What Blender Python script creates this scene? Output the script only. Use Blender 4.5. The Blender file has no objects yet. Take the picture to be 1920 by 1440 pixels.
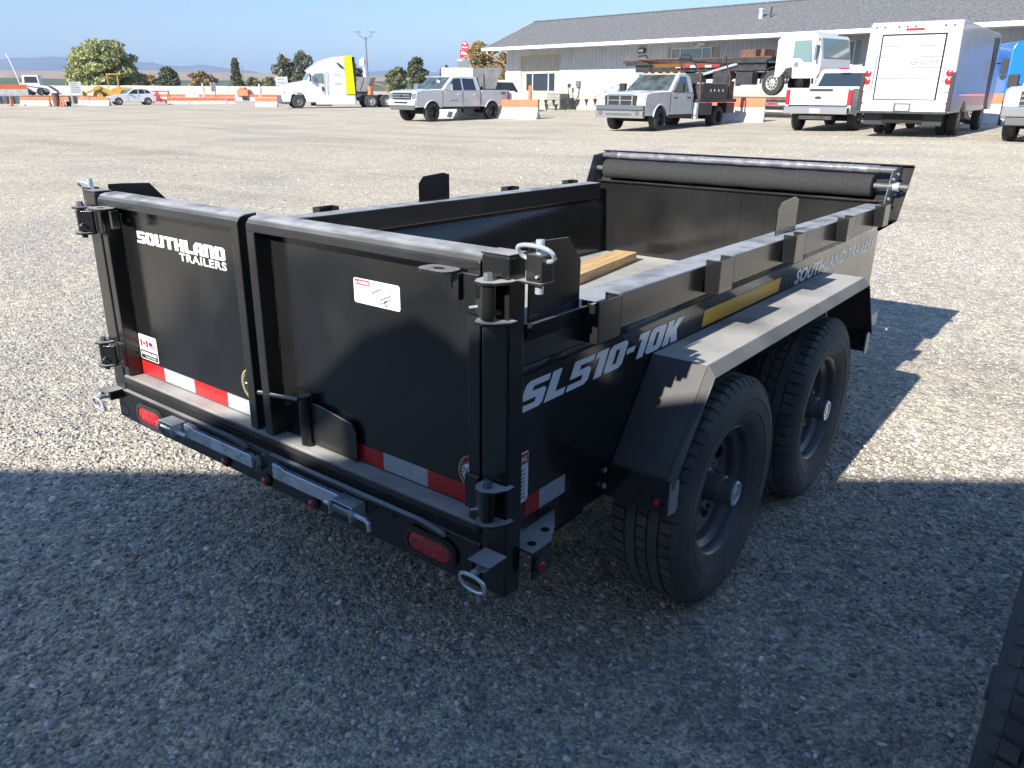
import bpy, bmesh, math, random
import numpy as np
from mathutils import Matrix, Vector
R_ = math.radians
sc = bpy.context.scene
col = sc.collection
PI = math.pi

# ------------------------------------------------------------------ camera, sky, sun, exposure
CAM = Vector((1.74595, -1.11882, 1.51421))
RT = Vector((0.789366, 0.613904, 0.004675)); UP = Vector((-0.222027, 0.278370, 0.934459)); FW = Vector((-0.572368, 0.738669, -0.356039))
cd = bpy.data.cameras.new('camera'); cam = bpy.data.objects.new('camera', cd); col.objects.link(cam)
cam.matrix_world = Matrix(((RT.x, UP.x, -FW.x, CAM.x), (RT.y, UP.y, -FW.y, CAM.y), (RT.z, UP.z, -FW.z, CAM.z), (0, 0, 0, 1)))
cd.sensor_width = 36.0; cd.lens = 1449.34 / 1920 * 36.0
cd.clip_start = 0.05; cd.clip_end = 40000
sc.camera = cam

SUN_EL = 30.0; SUN_AZ = -92.3                      # the sun stands low behind the camera, over -y
sdir = Vector((math.cos(R_(SUN_EL)) * math.cos(R_(SUN_AZ)), math.cos(R_(SUN_EL)) * math.sin(R_(SUN_AZ)), math.sin(R_(SUN_EL))))
world = bpy.data.worlds.new('World'); sc.world = world; world.use_nodes = True
wn = world.node_tree.nodes; wl = world.node_tree.links
bg = wn['Background']; bg.inputs['Strength'].default_value = 0.087
sky = wn.new('ShaderNodeTexSky'); sky.sky_type = 'NISHITA'; sky.sun_disc = False
sky.sun_elevation = R_(SUN_EL); sky.sun_rotation = R_(90 - SUN_AZ); sky.altitude = 50; sky.air_density = 1.0; sky.dust_density = 0.0; sky.ozone_density = 5.0
tint = wn.new('ShaderNodeMix'); tint.data_type = 'RGBA'; tint.blend_type = 'MULTIPLY'; tint.inputs[0].default_value = 1; tint.inputs[7].default_value = (.99, .99, 1.0, 1)
wl.new(sky.outputs[0], tint.inputs[6]); wl.new(tint.outputs[2], bg.inputs['Color'])
sl = bpy.data.lights.new('sun', 'SUN'); sl.energy = 5.0; sl.angle = R_(0.53); sl.color = (1.0, 0.945, 0.86)
so = bpy.data.objects.new('sun', sl); col.objects.link(so); so.location = (0, -20, 30)
so.rotation_euler = sdir.to_track_quat('Z', 'Y').to_euler()
sc.view_settings.view_transform = 'Standard'; sc.view_settings.look = 'None'
sc.view_settings.exposure = 0.93; sc.view_settings.gamma = 1.0; sc.view_settings.use_curve_mapping = False

rng = np.random.default_rng(7); random.seed(7)

# ------------------------------------------------------------------ helpers
def link(o, parent=None):
    col.objects.link(o)
    if parent is not None: o.parent = parent
    return o
def tag(o, label=None, cat=None, group=None, kind=None):
    if label: o['label'] = label
    if cat: o['category'] = cat
    if group: o['group'] = group
    if kind: o['kind'] = kind
    return o
def thing(name, label, cat, loc=(0, 0, 0), rz=0.0, group=None):
    o = bpy.data.objects.new(name, None); link(o); o.location = loc; o.rotation_euler = (0, 0, rz); o.empty_display_size = .2
    return tag(o, label, cat, group)
def copy_tree(o, parent=None):
    c = o.copy(); link(c); c.parent = parent
    for ch in list(o.children): copy_tree(ch, c)
    return c

class MB:
    def __init__(s): s.v = []; s.f = []; s.m = []
    def add(s, vs, fs, m=0):
        o = len(s.v); s.v += [tuple(p) for p in vs]; s.f += [tuple(i + o for i in f) for f in fs]; s.m += [m] * len(fs); return s
    def box(s, x0, x1, y0, y1, z0, z1, m=0, M=None):
        vs = [Vector((x, y, z)) for z in (z0, z1) for y in (y0, y1) for x in (x0, x1)]
        if M is not None: vs = [M @ p for p in vs]
        return s.add(vs, [(0, 2, 3, 1), (4, 5, 7, 6), (0, 1, 5, 4), (2, 6, 7, 3), (0, 4, 6, 2), (1, 3, 7, 5)], m)
    def prism(s, poly, ax, a, b, m=0, M=None):
        n = len(poly)
        def P(q, t): return Vector((t, q[0], q[1])) if ax == 'x' else Vector((q[0], t, q[1])) if ax == 'y' else Vector((q[0], q[1], t))
        vs = [P(q, a) for q in poly] + [P(q, b) for q in poly]
        if M is not None: vs = [M @ p for p in vs]
        return s.add(vs, [tuple(range(n))[::-1], tuple(range(n, 2 * n))] + [(i, (i + 1) % n, n + (i + 1) % n, n + i) for i in range(n)], m)
    def taper(s, poly, wf, m=0):                    # side outline (x, z), half width given by height
        n = len(poly); vs = [(x, -wf(x, z), z) for x, z in poly] + [(x, wf(x, z), z) for x, z in poly]
        return s.add(vs, [tuple(range(n)), tuple(range(n, 2 * n))[::-1]] + [((i + 1) % n, i, n + i, n + (i + 1) % n) for i in range(n)], m)
    def tube(s, p0, p1, r, n=12, r1=None, m=0, cap=True):
        p0 = Vector(p0); p1 = Vector(p1); d = (p1 - p0).normalized(); a = d.orthogonal().normalized(); b = d.cross(a); r1 = r if r1 is None else r1
        vs = [p0 + (a * math.cos(t) + b * math.sin(t)) * r for t in [2 * PI * i / n for i in range(n)]] + [p1 + (a * math.cos(t) + b * math.sin(t)) * r1 for t in [2 * PI * i / n for i in range(n)]]
        fs = [(i, (i + 1) % n, n + (i + 1) % n, n + i) for i in range(n)]
        if cap: fs += [tuple(range(n))[::-1], tuple(range(n, 2 * n))]
        return s.add(vs, fs, m)
    def path(s, pts, r, n=8, closed=False, m=0):
        pts = [Vector(p) for p in pts]; k = len(pts); rings = []; a = None
        for i, p in enumerate(pts):
            q0 = pts[(i - 1) % k] if closed or i else p; q1 = pts[(i + 1) % k] if closed or i < k - 1 else p
            t = (q1 - q0).normalized()
            if a is None: a = t.orthogonal().normalized()
            a = (a - t * a.dot(t)).normalized(); b = t.cross(a)
            rings.append([p + (a * math.cos(2 * PI * j / n) + b * math.sin(2 * PI * j / n)) * r for j in range(n)])
        vs = [v for rr in rings for v in rr]; fs = []
        for i in range(k if closed else k - 1):
            i2 = (i + 1) % k; fs += [(i * n + j, i * n + (j + 1) % n, i2 * n + (j + 1) % n, i2 * n + j) for j in range(n)]
        if not closed: fs += [tuple(range(n))[::-1], tuple((k - 1) * n + j for j in range(n))]
        return s.add(vs, fs, m)
    def lathe(s, prof, c=(0, 0, 0), ax='x', n=32, m=0):     # prof: (radius, height along axis)
        c = Vector(c); vs = []; k = len(prof)
        for r, h in prof:
            for j in range(n):
                t = 2 * PI * j / n; a, b = r * math.cos(t), r * math.sin(t)
                vs.append(c + (Vector((h, a, b)) if ax == 'x' else Vector((a, h, b)) if ax == 'y' else Vector((a, b, h))))
        fs = [(i * n + j, i * n + (j + 1) % n, (i + 1) * n + (j + 1) % n, (i + 1) * n + j) for i in range(k - 1) for j in range(n)]
        if prof[0][0] < 1e-4: pass
        return s.add(vs, fs, m)
    def tf(s, M):
        s.v = [tuple(M @ Vector(p)) for p in s.v]; return s
    def build(s, name, mats, parent=None, bevel=0, smooth=None, loc=None, seg=2, fix=True):
        me = bpy.data.meshes.new(name); me.from_pydata(s.v, [], s.f)
        if not isinstance(mats, (list, tuple)): mats = [mats]
        for m in mats: me.materials.append(m)
        if len(mats) > 1: me.polygons.foreach_set('material_index', s.m)
        if fix:
            b = bmesh.new(); b.from_mesh(me); bmesh.ops.recalc_face_normals(b, faces=b.faces); b.to_mesh(me); b.free()
        if smooth is None: smooth = 35
        if smooth:
            me.polygons.foreach_set('use_smooth', [True] * len(me.polygons)); me.set_sharp_from_angle(angle=R_(smooth))
        me.update(); o = bpy.data.objects.new(name, me); link(o, parent)
        if loc: o.location = loc
        if bevel:
            bv = o.modifiers.new('bevel', 'BEVEL'); bv.width = bevel; bv.segments = seg; bv.limit_method = 'ANGLE'; bv.angle_limit = R_(32); bv.harden_normals = True
        return o

# ------------------------------------------------------------------ materials
def pbr(name, base, rough=.5, metal=0., coat=0., var=None, bump=None, dust=None, emit=None, trans=0., rvar=None, spec=None, coatr=.1, alpha=None):
    m = bpy.data.materials.new(name); m.use_nodes = True; nt = m.node_tree; b = nt.nodes['Principled BSDF']; L = nt.links
    b.inputs['Base Color'].default_value = (*base, 1); b.inputs['Roughness'].default_value = rough; b.inputs['Metallic'].default_value = metal
    b.inputs['Coat Weight'].default_value = coat; b.inputs['Coat Roughness'].default_value = coatr; b.inputs['Transmission Weight'].default_value = trans
    if spec is not None: b.inputs['Specular IOR Level'].default_value = spec
    if emit: b.inputs['Emission Color'].default_value = (*emit[0], 1); b.inputs['Emission Strength'].default_value = emit[1]
    tc = nt.nodes.new('ShaderNodeTexCoord')
    def noise(scale, det=5, sock=None):
        n = nt.nodes.new('ShaderNodeTexNoise'); n.inputs['Scale'].default_value = scale; n.inputs['Detail'].default_value = det
        L.new(tc.outputs['Object'], n.inputs['Vector']); return n
    c = None
    if var:                                          # (scale, low, high)
        n = noise(var[0]); mr = nt.nodes.new('ShaderNodeMapRange'); mr.inputs[1].default_value = .3; mr.inputs[2].default_value = .7; mr.inputs[3].default_value = var[1]; mr.inputs[4].default_value = var[2]
        L.new(n.outputs['Fac'], mr.inputs[0]); mx = nt.nodes.new('ShaderNodeMix'); mx.data_type = 'RGBA'; mx.blend_type = 'MULTIPLY'; mx.inputs[0].default_value = 1
        mx.inputs[6].default_value = (*base, 1); L.new(mr.outputs[0], mx.inputs[7]); c = mx.outputs[2]
    if rvar:
        n = noise(rvar[0]); mr = nt.nodes.new('ShaderNodeMapRange'); mr.inputs[1].default_value = .3; mr.inputs[2].default_value = .7; mr.inputs[3].default_value = rvar[1]; mr.inputs[4].default_value = rvar[2]
        L.new(n.outputs['Fac'], mr.inputs[0]); L.new(mr.outputs[0], b.inputs['Roughness'])
    if dust:                                         # settled dust on faces that look up: (colour, amount, scale)
        g = nt.nodes.new('ShaderNodeNewGeometry'); sx = nt.nodes.new('ShaderNodeSeparateXYZ'); L.new(g.outputs['True Normal'], sx.inputs[0])
        mr = nt.nodes.new('ShaderNodeMapRange'); mr.inputs[1].default_value = .52; mr.inputs[2].default_value = .97; L.new(sx.outputs['Z'], mr.inputs[0])
        n = noise(dust[2], 6); m2 = nt.nodes.new('ShaderNodeMapRange'); m2.inputs[1].default_value = .3; m2.inputs[2].default_value = .62; m2.inputs[3].default_value = .35; L.new(n.outputs['Fac'], m2.inputs[0])
        mu = nt.nodes.new('ShaderNodeMath'); mu.operation = 'MULTIPLY'; L.new(mr.outputs[0], mu.inputs[0]); L.new(m2.outputs[0], mu.inputs[1])
        m3 = nt.nodes.new('ShaderNodeMath'); m3.operation = 'MULTIPLY_ADD'; L.new(mu.outputs[0], m3.inputs[0]); m3.inputs[1].default_value = dust[1]
        n5 = noise(2.3, 8); m5 = nt.nodes.new('ShaderNodeMapRange'); m5.inputs[1].default_value = .57; m5.inputs[2].default_value = .74; m5.inputs[4].default_value = .055; L.new(n5.outputs['Fac'], m5.inputs[0]); L.new(m5.outputs[0], m3.inputs[2])
        mx = nt.nodes.new('ShaderNodeMix'); mx.data_type = 'RGBA'; L.new(m3.outputs[0], mx.inputs[0])
        if c is not None: L.new(c, mx.inputs[6])
        else: mx.inputs[6].default_value = (*base, 1)
        mx.inputs[7].default_value = (*dust[0], 1); c = mx.outputs[2]
        rr = nt.nodes.new('ShaderNodeMapRange'); rr.inputs[3].default_value = rough; rr.inputs[4].default_value = .85; rr.inputs[2].default_value = .6; L.new(m3.outputs[0], rr.inputs[0])
        if not rvar: L.new(rr.outputs[0], b.inputs['Roughness'])
        if coat:
            cw = nt.nodes.new('ShaderNodeMapRange'); cw.inputs[3].default_value = coat; cw.inputs[4].default_value = 0; cw.inputs[2].default_value = .4; L.new(m3.outputs[0], cw.inputs[0]); L.new(cw.outputs[0], b.inputs['Coat Weight'])
    if c is not None: L.new(c, b.inputs['Base Color'])
    if bump:
        n = noise(bump[0], 3); bp = nt.nodes.new('ShaderNodeBump'); bp.inputs['Strength'].default_value = bump[1]; bp.inputs['Distance'].default_value = bump[2] if len(bump) > 2 else .002
        L.new(n.outputs['Fac'], bp.inputs['Height']); L.new(bp.outputs[0], b.inputs['Normal'])
        if coat: L.new(bp.outputs[0], b.inputs['Coat Normal'])
    return m
DUSTC = (.34, .31, .26)
K = {}
K['black'] = pbr('black_trailer_paint', (.0118, .012, .0122), .30, coat=.8, coatr=.05, spec=.35, dust=(DUSTC, .40, 9), bump=(260, .25, .0006), var=(3, .75, 1.35), rvar=(3.5, .20, .36))
K['black_dusty'] = pbr('dusty_black_paint', (.017, .0165, .016), .34, coat=.5, dust=((.40, .40, .39), 1.0, 5), bump=(200, .2, .0006), var=(6, .7, 1.4))
K['fender'] = pbr('fender_paint_under_dust', (.022, .022, .022), .45, dust=((.46, .45, .425), 1.15, 3.2), bump=(150, .25, .0008), var=(5, .7, 1.5))
K['zinc'] = pbr('zinc_plated_steel', (.74, .80, .86), .28, metal=.6, var=(18, .75, 1.1), rvar=(25, .18, .42))
K['bolt'] = pbr('bolt_steel', (.5, .52, .54), .3, metal=1)
K['rail'] = pbr('wiped_dusty_rail_paint', (.015, .015, .016), .3, coat=.6, dust=((.36, .38, .40), 1.1, 11), var=(9, .8, 1.2))
K['alu'] = pbr('bare_fender_edge', (.42, .43, .44), .5, metal=.35)
K['rubber'] = pbr('tyre_rubber', (.10, .099, .096), .8, bump=(400, .25, .0006), var=(7, .7, 1.5), dust=((.20, .19, .17), .35, 12))
K['tread'] = pbr('dusty_tyre_tread', (.125, .122, .112), .85, var=(9, .7, 1.3))
K['rim'] = pbr('charcoal_wheel_paint', (.11, .115, .125), .38, coat=.2, var=(12, .8, 1.3))
K['dark'] = pbr('dark_void', (.006, .006, .006), .8)
K['grommet'] = pbr('lamp_grommet_rubber', (.035, .035, .035), .6)
K['lens'] = pbr('red_lamp_lens', (.42, .008, .015), .22, coat=.8, bump=(160, .9, .004), var=(120, .5, 1.7))
K['white_dec'] = pbr('white_vinyl', (.86, .88, .9), .3, coat=.6)
K['red_tape'] = pbr('red_reflective_tape', (.52, .018, .02), .35, coat=.4, bump=(140, .2, .001), var=(30, .85, 1.1))
K['white_tape'] = pbr('white_reflective_tape', (.44, .46, .48), .3, coat=.5, bump=(140, .2, .001), var=(60, .85, 1.08))
K['yellow_dec'] = pbr('yellow_vinyl', (.62, .34, .03), .35)
K['print'] = pbr('black_print', (.02, .02, .02), .5)
K['red_print'] = pbr('red_print', (.6, .02, .03), .4)
K['blue_print'] = pbr('blue_print', (.03, .05, .35), .4)
K['gold_print'] = pbr('gold_print', (.42, .33, .16), .4)
K['grey_print'] = pbr('grey_print', (.35, .35, .35), .5)
K['mesh'] = pbr('woven_tarp_mesh', (.035, .035, .036), .85, bump=(900, 1.0, .002), var=(60, .85, 1.2))
K['film'] = pbr('plastic_wrap_film', (.22, .22, .24), .3, metal=.2, coat=.4, bump=(35, .6, .004), var=(20, .6, 1.5))
K['floor'] = pbr('dusty_steel_floor', (.46, .44, .40), .75, var=(4, .8, 1.2), bump=(40, .2))
K['mark'] = pbr('yellow_paint_mark', (.55, .5, .05), .5)

def wood_mat():
    m = pbr('sawn_pine', (.55, .36, .17), .65, bump=(90, .3)); nt = m.node_tree; b = nt.nodes['Principled BSDF']
    tc = nt.nodes.new('ShaderNodeTexCoord'); mp = nt.nodes.new('ShaderNodeMapping'); mp.inputs['Scale'].default_value = (30, 1.6, 30); n = nt.nodes.new('ShaderNodeTexNoise'); n.inputs['Scale'].default_value = 2.2; n.inputs['Detail'].default_value = 6
    cr = nt.nodes.new('ShaderNodeValToRGB'); cr.color_ramp.elements[0].position = .3; cr.color_ramp.elements[0].color = (.46, .27, .10, 1); cr.color_ramp.elements[1].position = .65; cr.color_ramp.elements[1].color = (.78, .55, .28, 1)
    nt.links.new(tc.outputs['Object'], mp.inputs[0]); nt.links.new(mp.outputs[0], n.inputs['Vector']); nt.links.new(n.outputs['Fac'], cr.inputs[0]); nt.links.new(cr.outputs[0], b.inputs['Base Color']); return m
K['wood'] = wood_mat()

# ------------------------------------------------------------------ lettering
S_ = [(.5, 5), (4, 5), (4, 3.9), (1.5, 3.9), (1.5, 3.1), (3.5, 3.1), (4, 2.6), (4, .5), (3.5, 0), (0, 0), (0, 1.1), (2.5, 1.1), (2.5, 1.9), (.5, 1.9), (0, 2.4), (0, 4.5)]
O_l = [(.6, 0), (2, 0), (2, 1.2), (1.6, 1.2), (1.6, 3.8), (2, 3.8), (2, 5), (.6, 5), (0, 4.4), (0, .6)]
O_r = [(4 - x, y) for x, y in O_l][::-1]
GL = {'S': ([S_], 4), 'O': ([O_l, O_r], 4), '0': ([O_l, O_r], 4),
      'U': ([[(0, 5), (1.6, 5), (1.6, 1.1), (2.4, 1.1), (2.4, 5), (4, 5), (4, .5), (3.5, 0), (.5, 0), (0, .5)]], 4),
      'T': ([[(0, 5), (4, 5), (4, 3.8), (2.8, 3.8), (2.8, 0), (1.2, 0), (1.2, 3.8), (0, 3.8)]], 4),
      'H': ([[(0, 5), (1.6, 5), (1.6, 3.1), (2.4, 3.1), (2.4, 5), (4, 5), (4, 0), (2.4, 0), (2.4, 1.9), (1.6, 1.9), (1.6, 0), (0, 0)]], 4),
      'L': ([[(0, 5), (1.6, 5), (1.6, 1.2), (3.5, 1.2), (3.5, 0), (0, 0)]], 3.5),
      'A': ([[(0, 0), (1.6, 0), (1.6, 1.2), (2, 1.2), (2, 2.3), (1.6, 2.3), (2, 3.5), (2, 5), (1.2, 5), (0, 3.4)], [(4, 0), (4, 4.4), (3.4, 5), (2, 5), (2, 3.5), (2.4, 3.5), (2.4, 2.3), (2, 2.3), (2, 1.2), (2.4, 1.2), (2.4, 0)]], 4),
      'N': ([[(0, 5), (3.4, 5), (4, 4.4), (4, 0), (2.4, 0), (2.4, 3.8), (1.6, 3.8), (1.6, 0), (0, 0)]], 4),
      'D': ([[(0, 0), (2, 0), (2, 1.2), (1.6, 1.2), (1.6, 3.8), (2, 3.8), (2, 5), (0, 5)], O_r], 4),
      '5': ([[(0, 5), (4, 5), (4, 3.9), (1.5, 3.9), (1.5, 3.1), (3.4, 3.1), (4, 2.5), (4, .6), (3.4, 0), (0, 0), (0, 1.1), (2.5, 1.1), (2.5, 2.0), (0, 2.0)]], 4),
      '1': ([[(0, 5), (2.4, 5), (2.4, 0), (.8, 0), (.8, 3.8), (0, 3.8)]], 2.4), '-': ([[(0, 2), (1.8, 2), (1.8, 3.1), (0, 3.1)]], 1.8),
      'K': ([[(0, 0), (1.6, 0), (1.6, 1.9), (2.4, 0), (4.2, 0), (3, 2.6), (4.2, 5), (2.4, 5), (1.6, 3.2), (1.6, 5), (0, 5)]], 4.2)}
def block_text(txt, gap=.35, shear=0.):
    mb = MB(); x = 0
    for ch in txt:
        polys, w = GL[ch]
        for p in polys:
            mb.add([(x + a + b * shear, b, 0) for a, b in p], [tuple(range(len(p)))])
        x += w + gap
    return mb, x - gap, 5.
def font_text(txt, bold=.0, shear=0., space=1., align='LEFT', line=1.0):
    c = bpy.data.curves.new('t', 'FONT'); c.body = txt; c.offset = bold; c.shear = shear; c.space_character = space; c.align_x = align; c.space_line = line; c.resolution_u = 3
    o = bpy.data.objects.new('t', c); col.objects.link(o); bpy.context.view_layer.update()
    me = bpy.data.meshes.new_from_object(o.evaluated_get(bpy.context.evaluated_depsgraph_get()))
    mb = MB(); mb.add([tuple(v.co) for v in me.vertices], [tuple(p.vertices) for p in me.polygons])
    col.objects.unlink(o); bpy.data.objects.remove(o); bpy.data.curves.remove(c); bpy.data.meshes.remove(me)
    return mb
def fit(mb, w, h):                                   # scale a flat text to w x h with its lower left corner at 0, 0
    a = np.array(mb.v); lo = a.min(0); s = (a.max(0) - lo); a = (a - lo) / np.where(s < 1e-9, 1, s) * np.array([w, h, 0]); mb.v = [tuple(p) for p in a]; return mb
def plane(o, ex, ey):                                # maps flat x, y to a plane at o with in-plane axes ex, ey
    ex = Vector(ex).normalized(); ey = Vector(ey).normalized(); n = ex.cross(ey); o = Vector(o)
    return Matrix(((ex.x, ey.x, n.x, o.x), (ex.y, ey.y, n.y, o.y), (ex.z, ey.z, n.z, o.z), (0, 0, 0, 1)))
def decal(name, mb, m, parent, M, th=.0006, label=None):
    n = len(mb.v); 
    vs = [(x, y, z + th) for x, y, z in mb.v]
    b2 = MB(); b2.add(vs, mb.f); b2.m = list(mb.m); b2.tf(M); o = b2.build(name, m, parent, smooth=0, fix=False)
    if label: o['label'] = label
    return o
def rrect(w, h, r, n=4, x=0, y=0):
    out = []
    for cx, cy, a in ((w - r, r, -90), (w - r, h - r, 0), (r, h - r, 90), (r, r, 180)):
        for i in range(n + 1): t = R_(a + 90 * i / n); out.append((x + cx + r * math.cos(t), y + cy + r * math.sin(t)))
    return out
def flat(poly, z=0., m=0, mb=None):
    mb = mb or MB(); return mb.add([(x, y, z) for x, y in poly], [tuple(range(len(poly)))], m)
def disc(cx, cy, r, n=28, z=0., m=0, mb=None):
    return flat([(cx + r * math.cos(2 * PI * i / n), cy + r * math.sin(2 * PI * i / n)) for i in range(n)], z, m, mb)

# ------------------------------------------------------------------ ground relief: flat under the trailer, rising a little towards the building
RH = Vector((RT.x, RT.y, 0)).normalized(); FH = Vector((FW.x, FW.y, 0)).normalized()
def sst(a, b, x):
    t = np.clip((x - a) / (b - a), 0, 1); return t * t * (3 - 2 * t)
def gnd(x, y):
    dx = x - CAM.x; dy = y - CAM.y; lat = dx * RH.x + dy * RH.y; d = dx * FH.x + dy * FH.y
    return sst(6, 20, d) * .028 * np.clip(lat + 1, 0, 13) + .12 * sst(30, 52, d) * sst(-25, -2, lat)
def at(lat, d):                                      # a spot on the yard, lat metres right and d metres out along the view
    p = CAM + RH * lat + FH * d; return (p.x, p.y, float(gnd(p.x, p.y)))

def ground_mat():
    m = bpy.data.materials.new('gravel_yard'); m.use_nodes = True; nt = m.node_tree; L = nt.links; b = nt.nodes['Principled BSDF']; b.inputs['Roughness'].default_value = .92; b.inputs['Specular IOR Level'].default_value = .25
    tc = nt.nodes.new('ShaderNodeTexCoord'); O = tc.outputs['Object']
    def noise(s, d=6, sc_=(1, 1, 1), rot=0, dist=0):
        mp = nt.nodes.new('ShaderNodeMapping'); mp.inputs['Scale'].default_value = sc_; mp.inputs['Rotation'].default_value = (0, 0, rot); L.new(O, mp.inputs[0])
        n = nt.nodes.new('ShaderNodeTexNoise'); n.inputs['Scale'].default_value = s; n.inputs['Detail'].default_value = d; n.inputs['Distortion'].default_value = dist; L.new(mp.outputs[0], n.inputs['Vector']); return n.outputs['Fac']
    def vor(s):
        n = nt.nodes.new('ShaderNodeTexVoronoi'); n.inputs['Scale'].default_value = s; L.new(O, n.inputs['Vector']); return n
    def ramp(x, *st):
        r = nt.nodes.new('ShaderNodeValToRGB'); e = r.color_ramp.elements
        while len(e) < len(st): e.new(.5)
        for i, (p, c) in enumerate(st): e[i].position = p; e[i].color = (*c, 1)
        L.new(x, r.inputs[0]); return r.outputs[0]
    def mix(f, a, c, mode='MIX'):
        x = nt.nodes.new('ShaderNodeMix'); x.data_type = 'RGBA'; x.blend_type = mode
        for k, v in ((0, f), (6, a), (7, c)):
            if hasattr(v, 'default_value') or hasattr(v, 'is_linked'): L.new(v, x.inputs[k])
            elif isinstance(v, tuple): x.inputs[k].default_value = (*v, 1)
            else: x.inputs[k].default_value = v
        return x.outputs[2]
    dust = ramp(noise(.23, 8, dist=.6), (.35, (.58, .515, .415)), (.5, (.66, .595, .485)), (.68, (.52, .48, .415)))
    tracks = ramp(noise(.5, 5, (.12, 1, 1), R_(38), .8), (.36, (.86, .85, .85)), (.45, (.98, .98, .97)), (.62, (1.05, 1.05, 1.03)))
    v1 = vor(52.); v2 = vor(120.); v3 = vor(19.)
    def sep(n):
        s = nt.nodes.new('ShaderNodeSeparateColor'); L.new(n.outputs['Color'], s.inputs[0]); return s.outputs[0]
    g1 = ramp(sep(v1), (0, (.74, .75, .77)), (.45, (.88, .88, .88)), (.8, (1.03, 1.02, 1.0)), (1, (1.3, 1.28, 1.22)))
    g2 = ramp(sep(v2), (0, (.6, .6, .62)), (.5, (.95, .95, .95)), (1, (1.4, 1.38, 1.33)))
    g3 = ramp(sep(v3), (0, (.78, .79, .82)), (.6, (1, 1, 1)), (1, (1.15, 1.14, 1.1)))
    c = mix(1., dust, tracks, 'MULTIPLY'); c = mix(1., c, g1, 'MULTIPLY'); c = mix(1., c, g2, 'MULTIPLY'); c = mix(1., c, g3, 'MULTIPLY')
    L.new(c, b.inputs['Base Color'])
    def math_(op, a, c2):
        x = nt.nodes.new('ShaderNodeMath'); x.operation = op
        for k, v in ((0, a), (1, c2)):
            if isinstance(v, (int, float)): x.inputs[k].default_value = v
            else: L.new(v, x.inputs[k])
        return x.outputs[0]
    h = math_('ADD', math_('MULTIPLY', v1.outputs['Distance'], -.009), math_('MULTIPLY', v2.outputs['Distance'], -.006))
    h = math_('ADD', h, math_('MULTIPLY', v3.outputs['Distance'], -.006)); h = math_('ADD', h, math_('MULTIPLY', noise(1.2, 5), .035))
    bp = nt.nodes.new('ShaderNodeBump'); bp.inputs['Strength'].default_value = .75; bp.inputs['Distance'].default_value = 1.05; L.new(h, bp.inputs['Height']); L.new(bp.outputs[0], b.inputs['Normal'])
    return m
K['gravel'] = ground_mat()
def build_ground():
    ds = list(np.linspace(-8, 10, 73)) + list(np.linspace(10.5, 70, 90)) + [80, 100, 130, 180, 260, 400, 700, 1200, 2500, 5000, 9000, 14000]
    rings = []
    na = 96; vs = []; fs = []
    rad = [0.0] + list(np.linspace(.5, 12, 30)) + list(np.linspace(13, 75, 70)) + [90, 120, 170, 260, 420, 800, 1500, 3000, 6000, 13000]
    for r in rad:
        for j in range(na):
            t = 2 * PI * j / na; x = CAM.x + r * math.cos(t); y = CAM.y + r * math.sin(t); vs.append((x, y, float(gnd(x, y)) - (0 if r < 400 else .0)))
    for i in range(len(rad) - 1):
        for j in range(na): fs.append((i * na + j, i * na + (j + 1) % na, (i + 1) * na + (j + 1) % na, (i + 1) * na + j))
    mb = MB(); mb.v = vs; mb.f = fs; mb.m = [0] * len(fs)
    o = mb.build('ground', K['gravel'], smooth=60, fix=False); tag(o, kind='structure')
build_ground()

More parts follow.
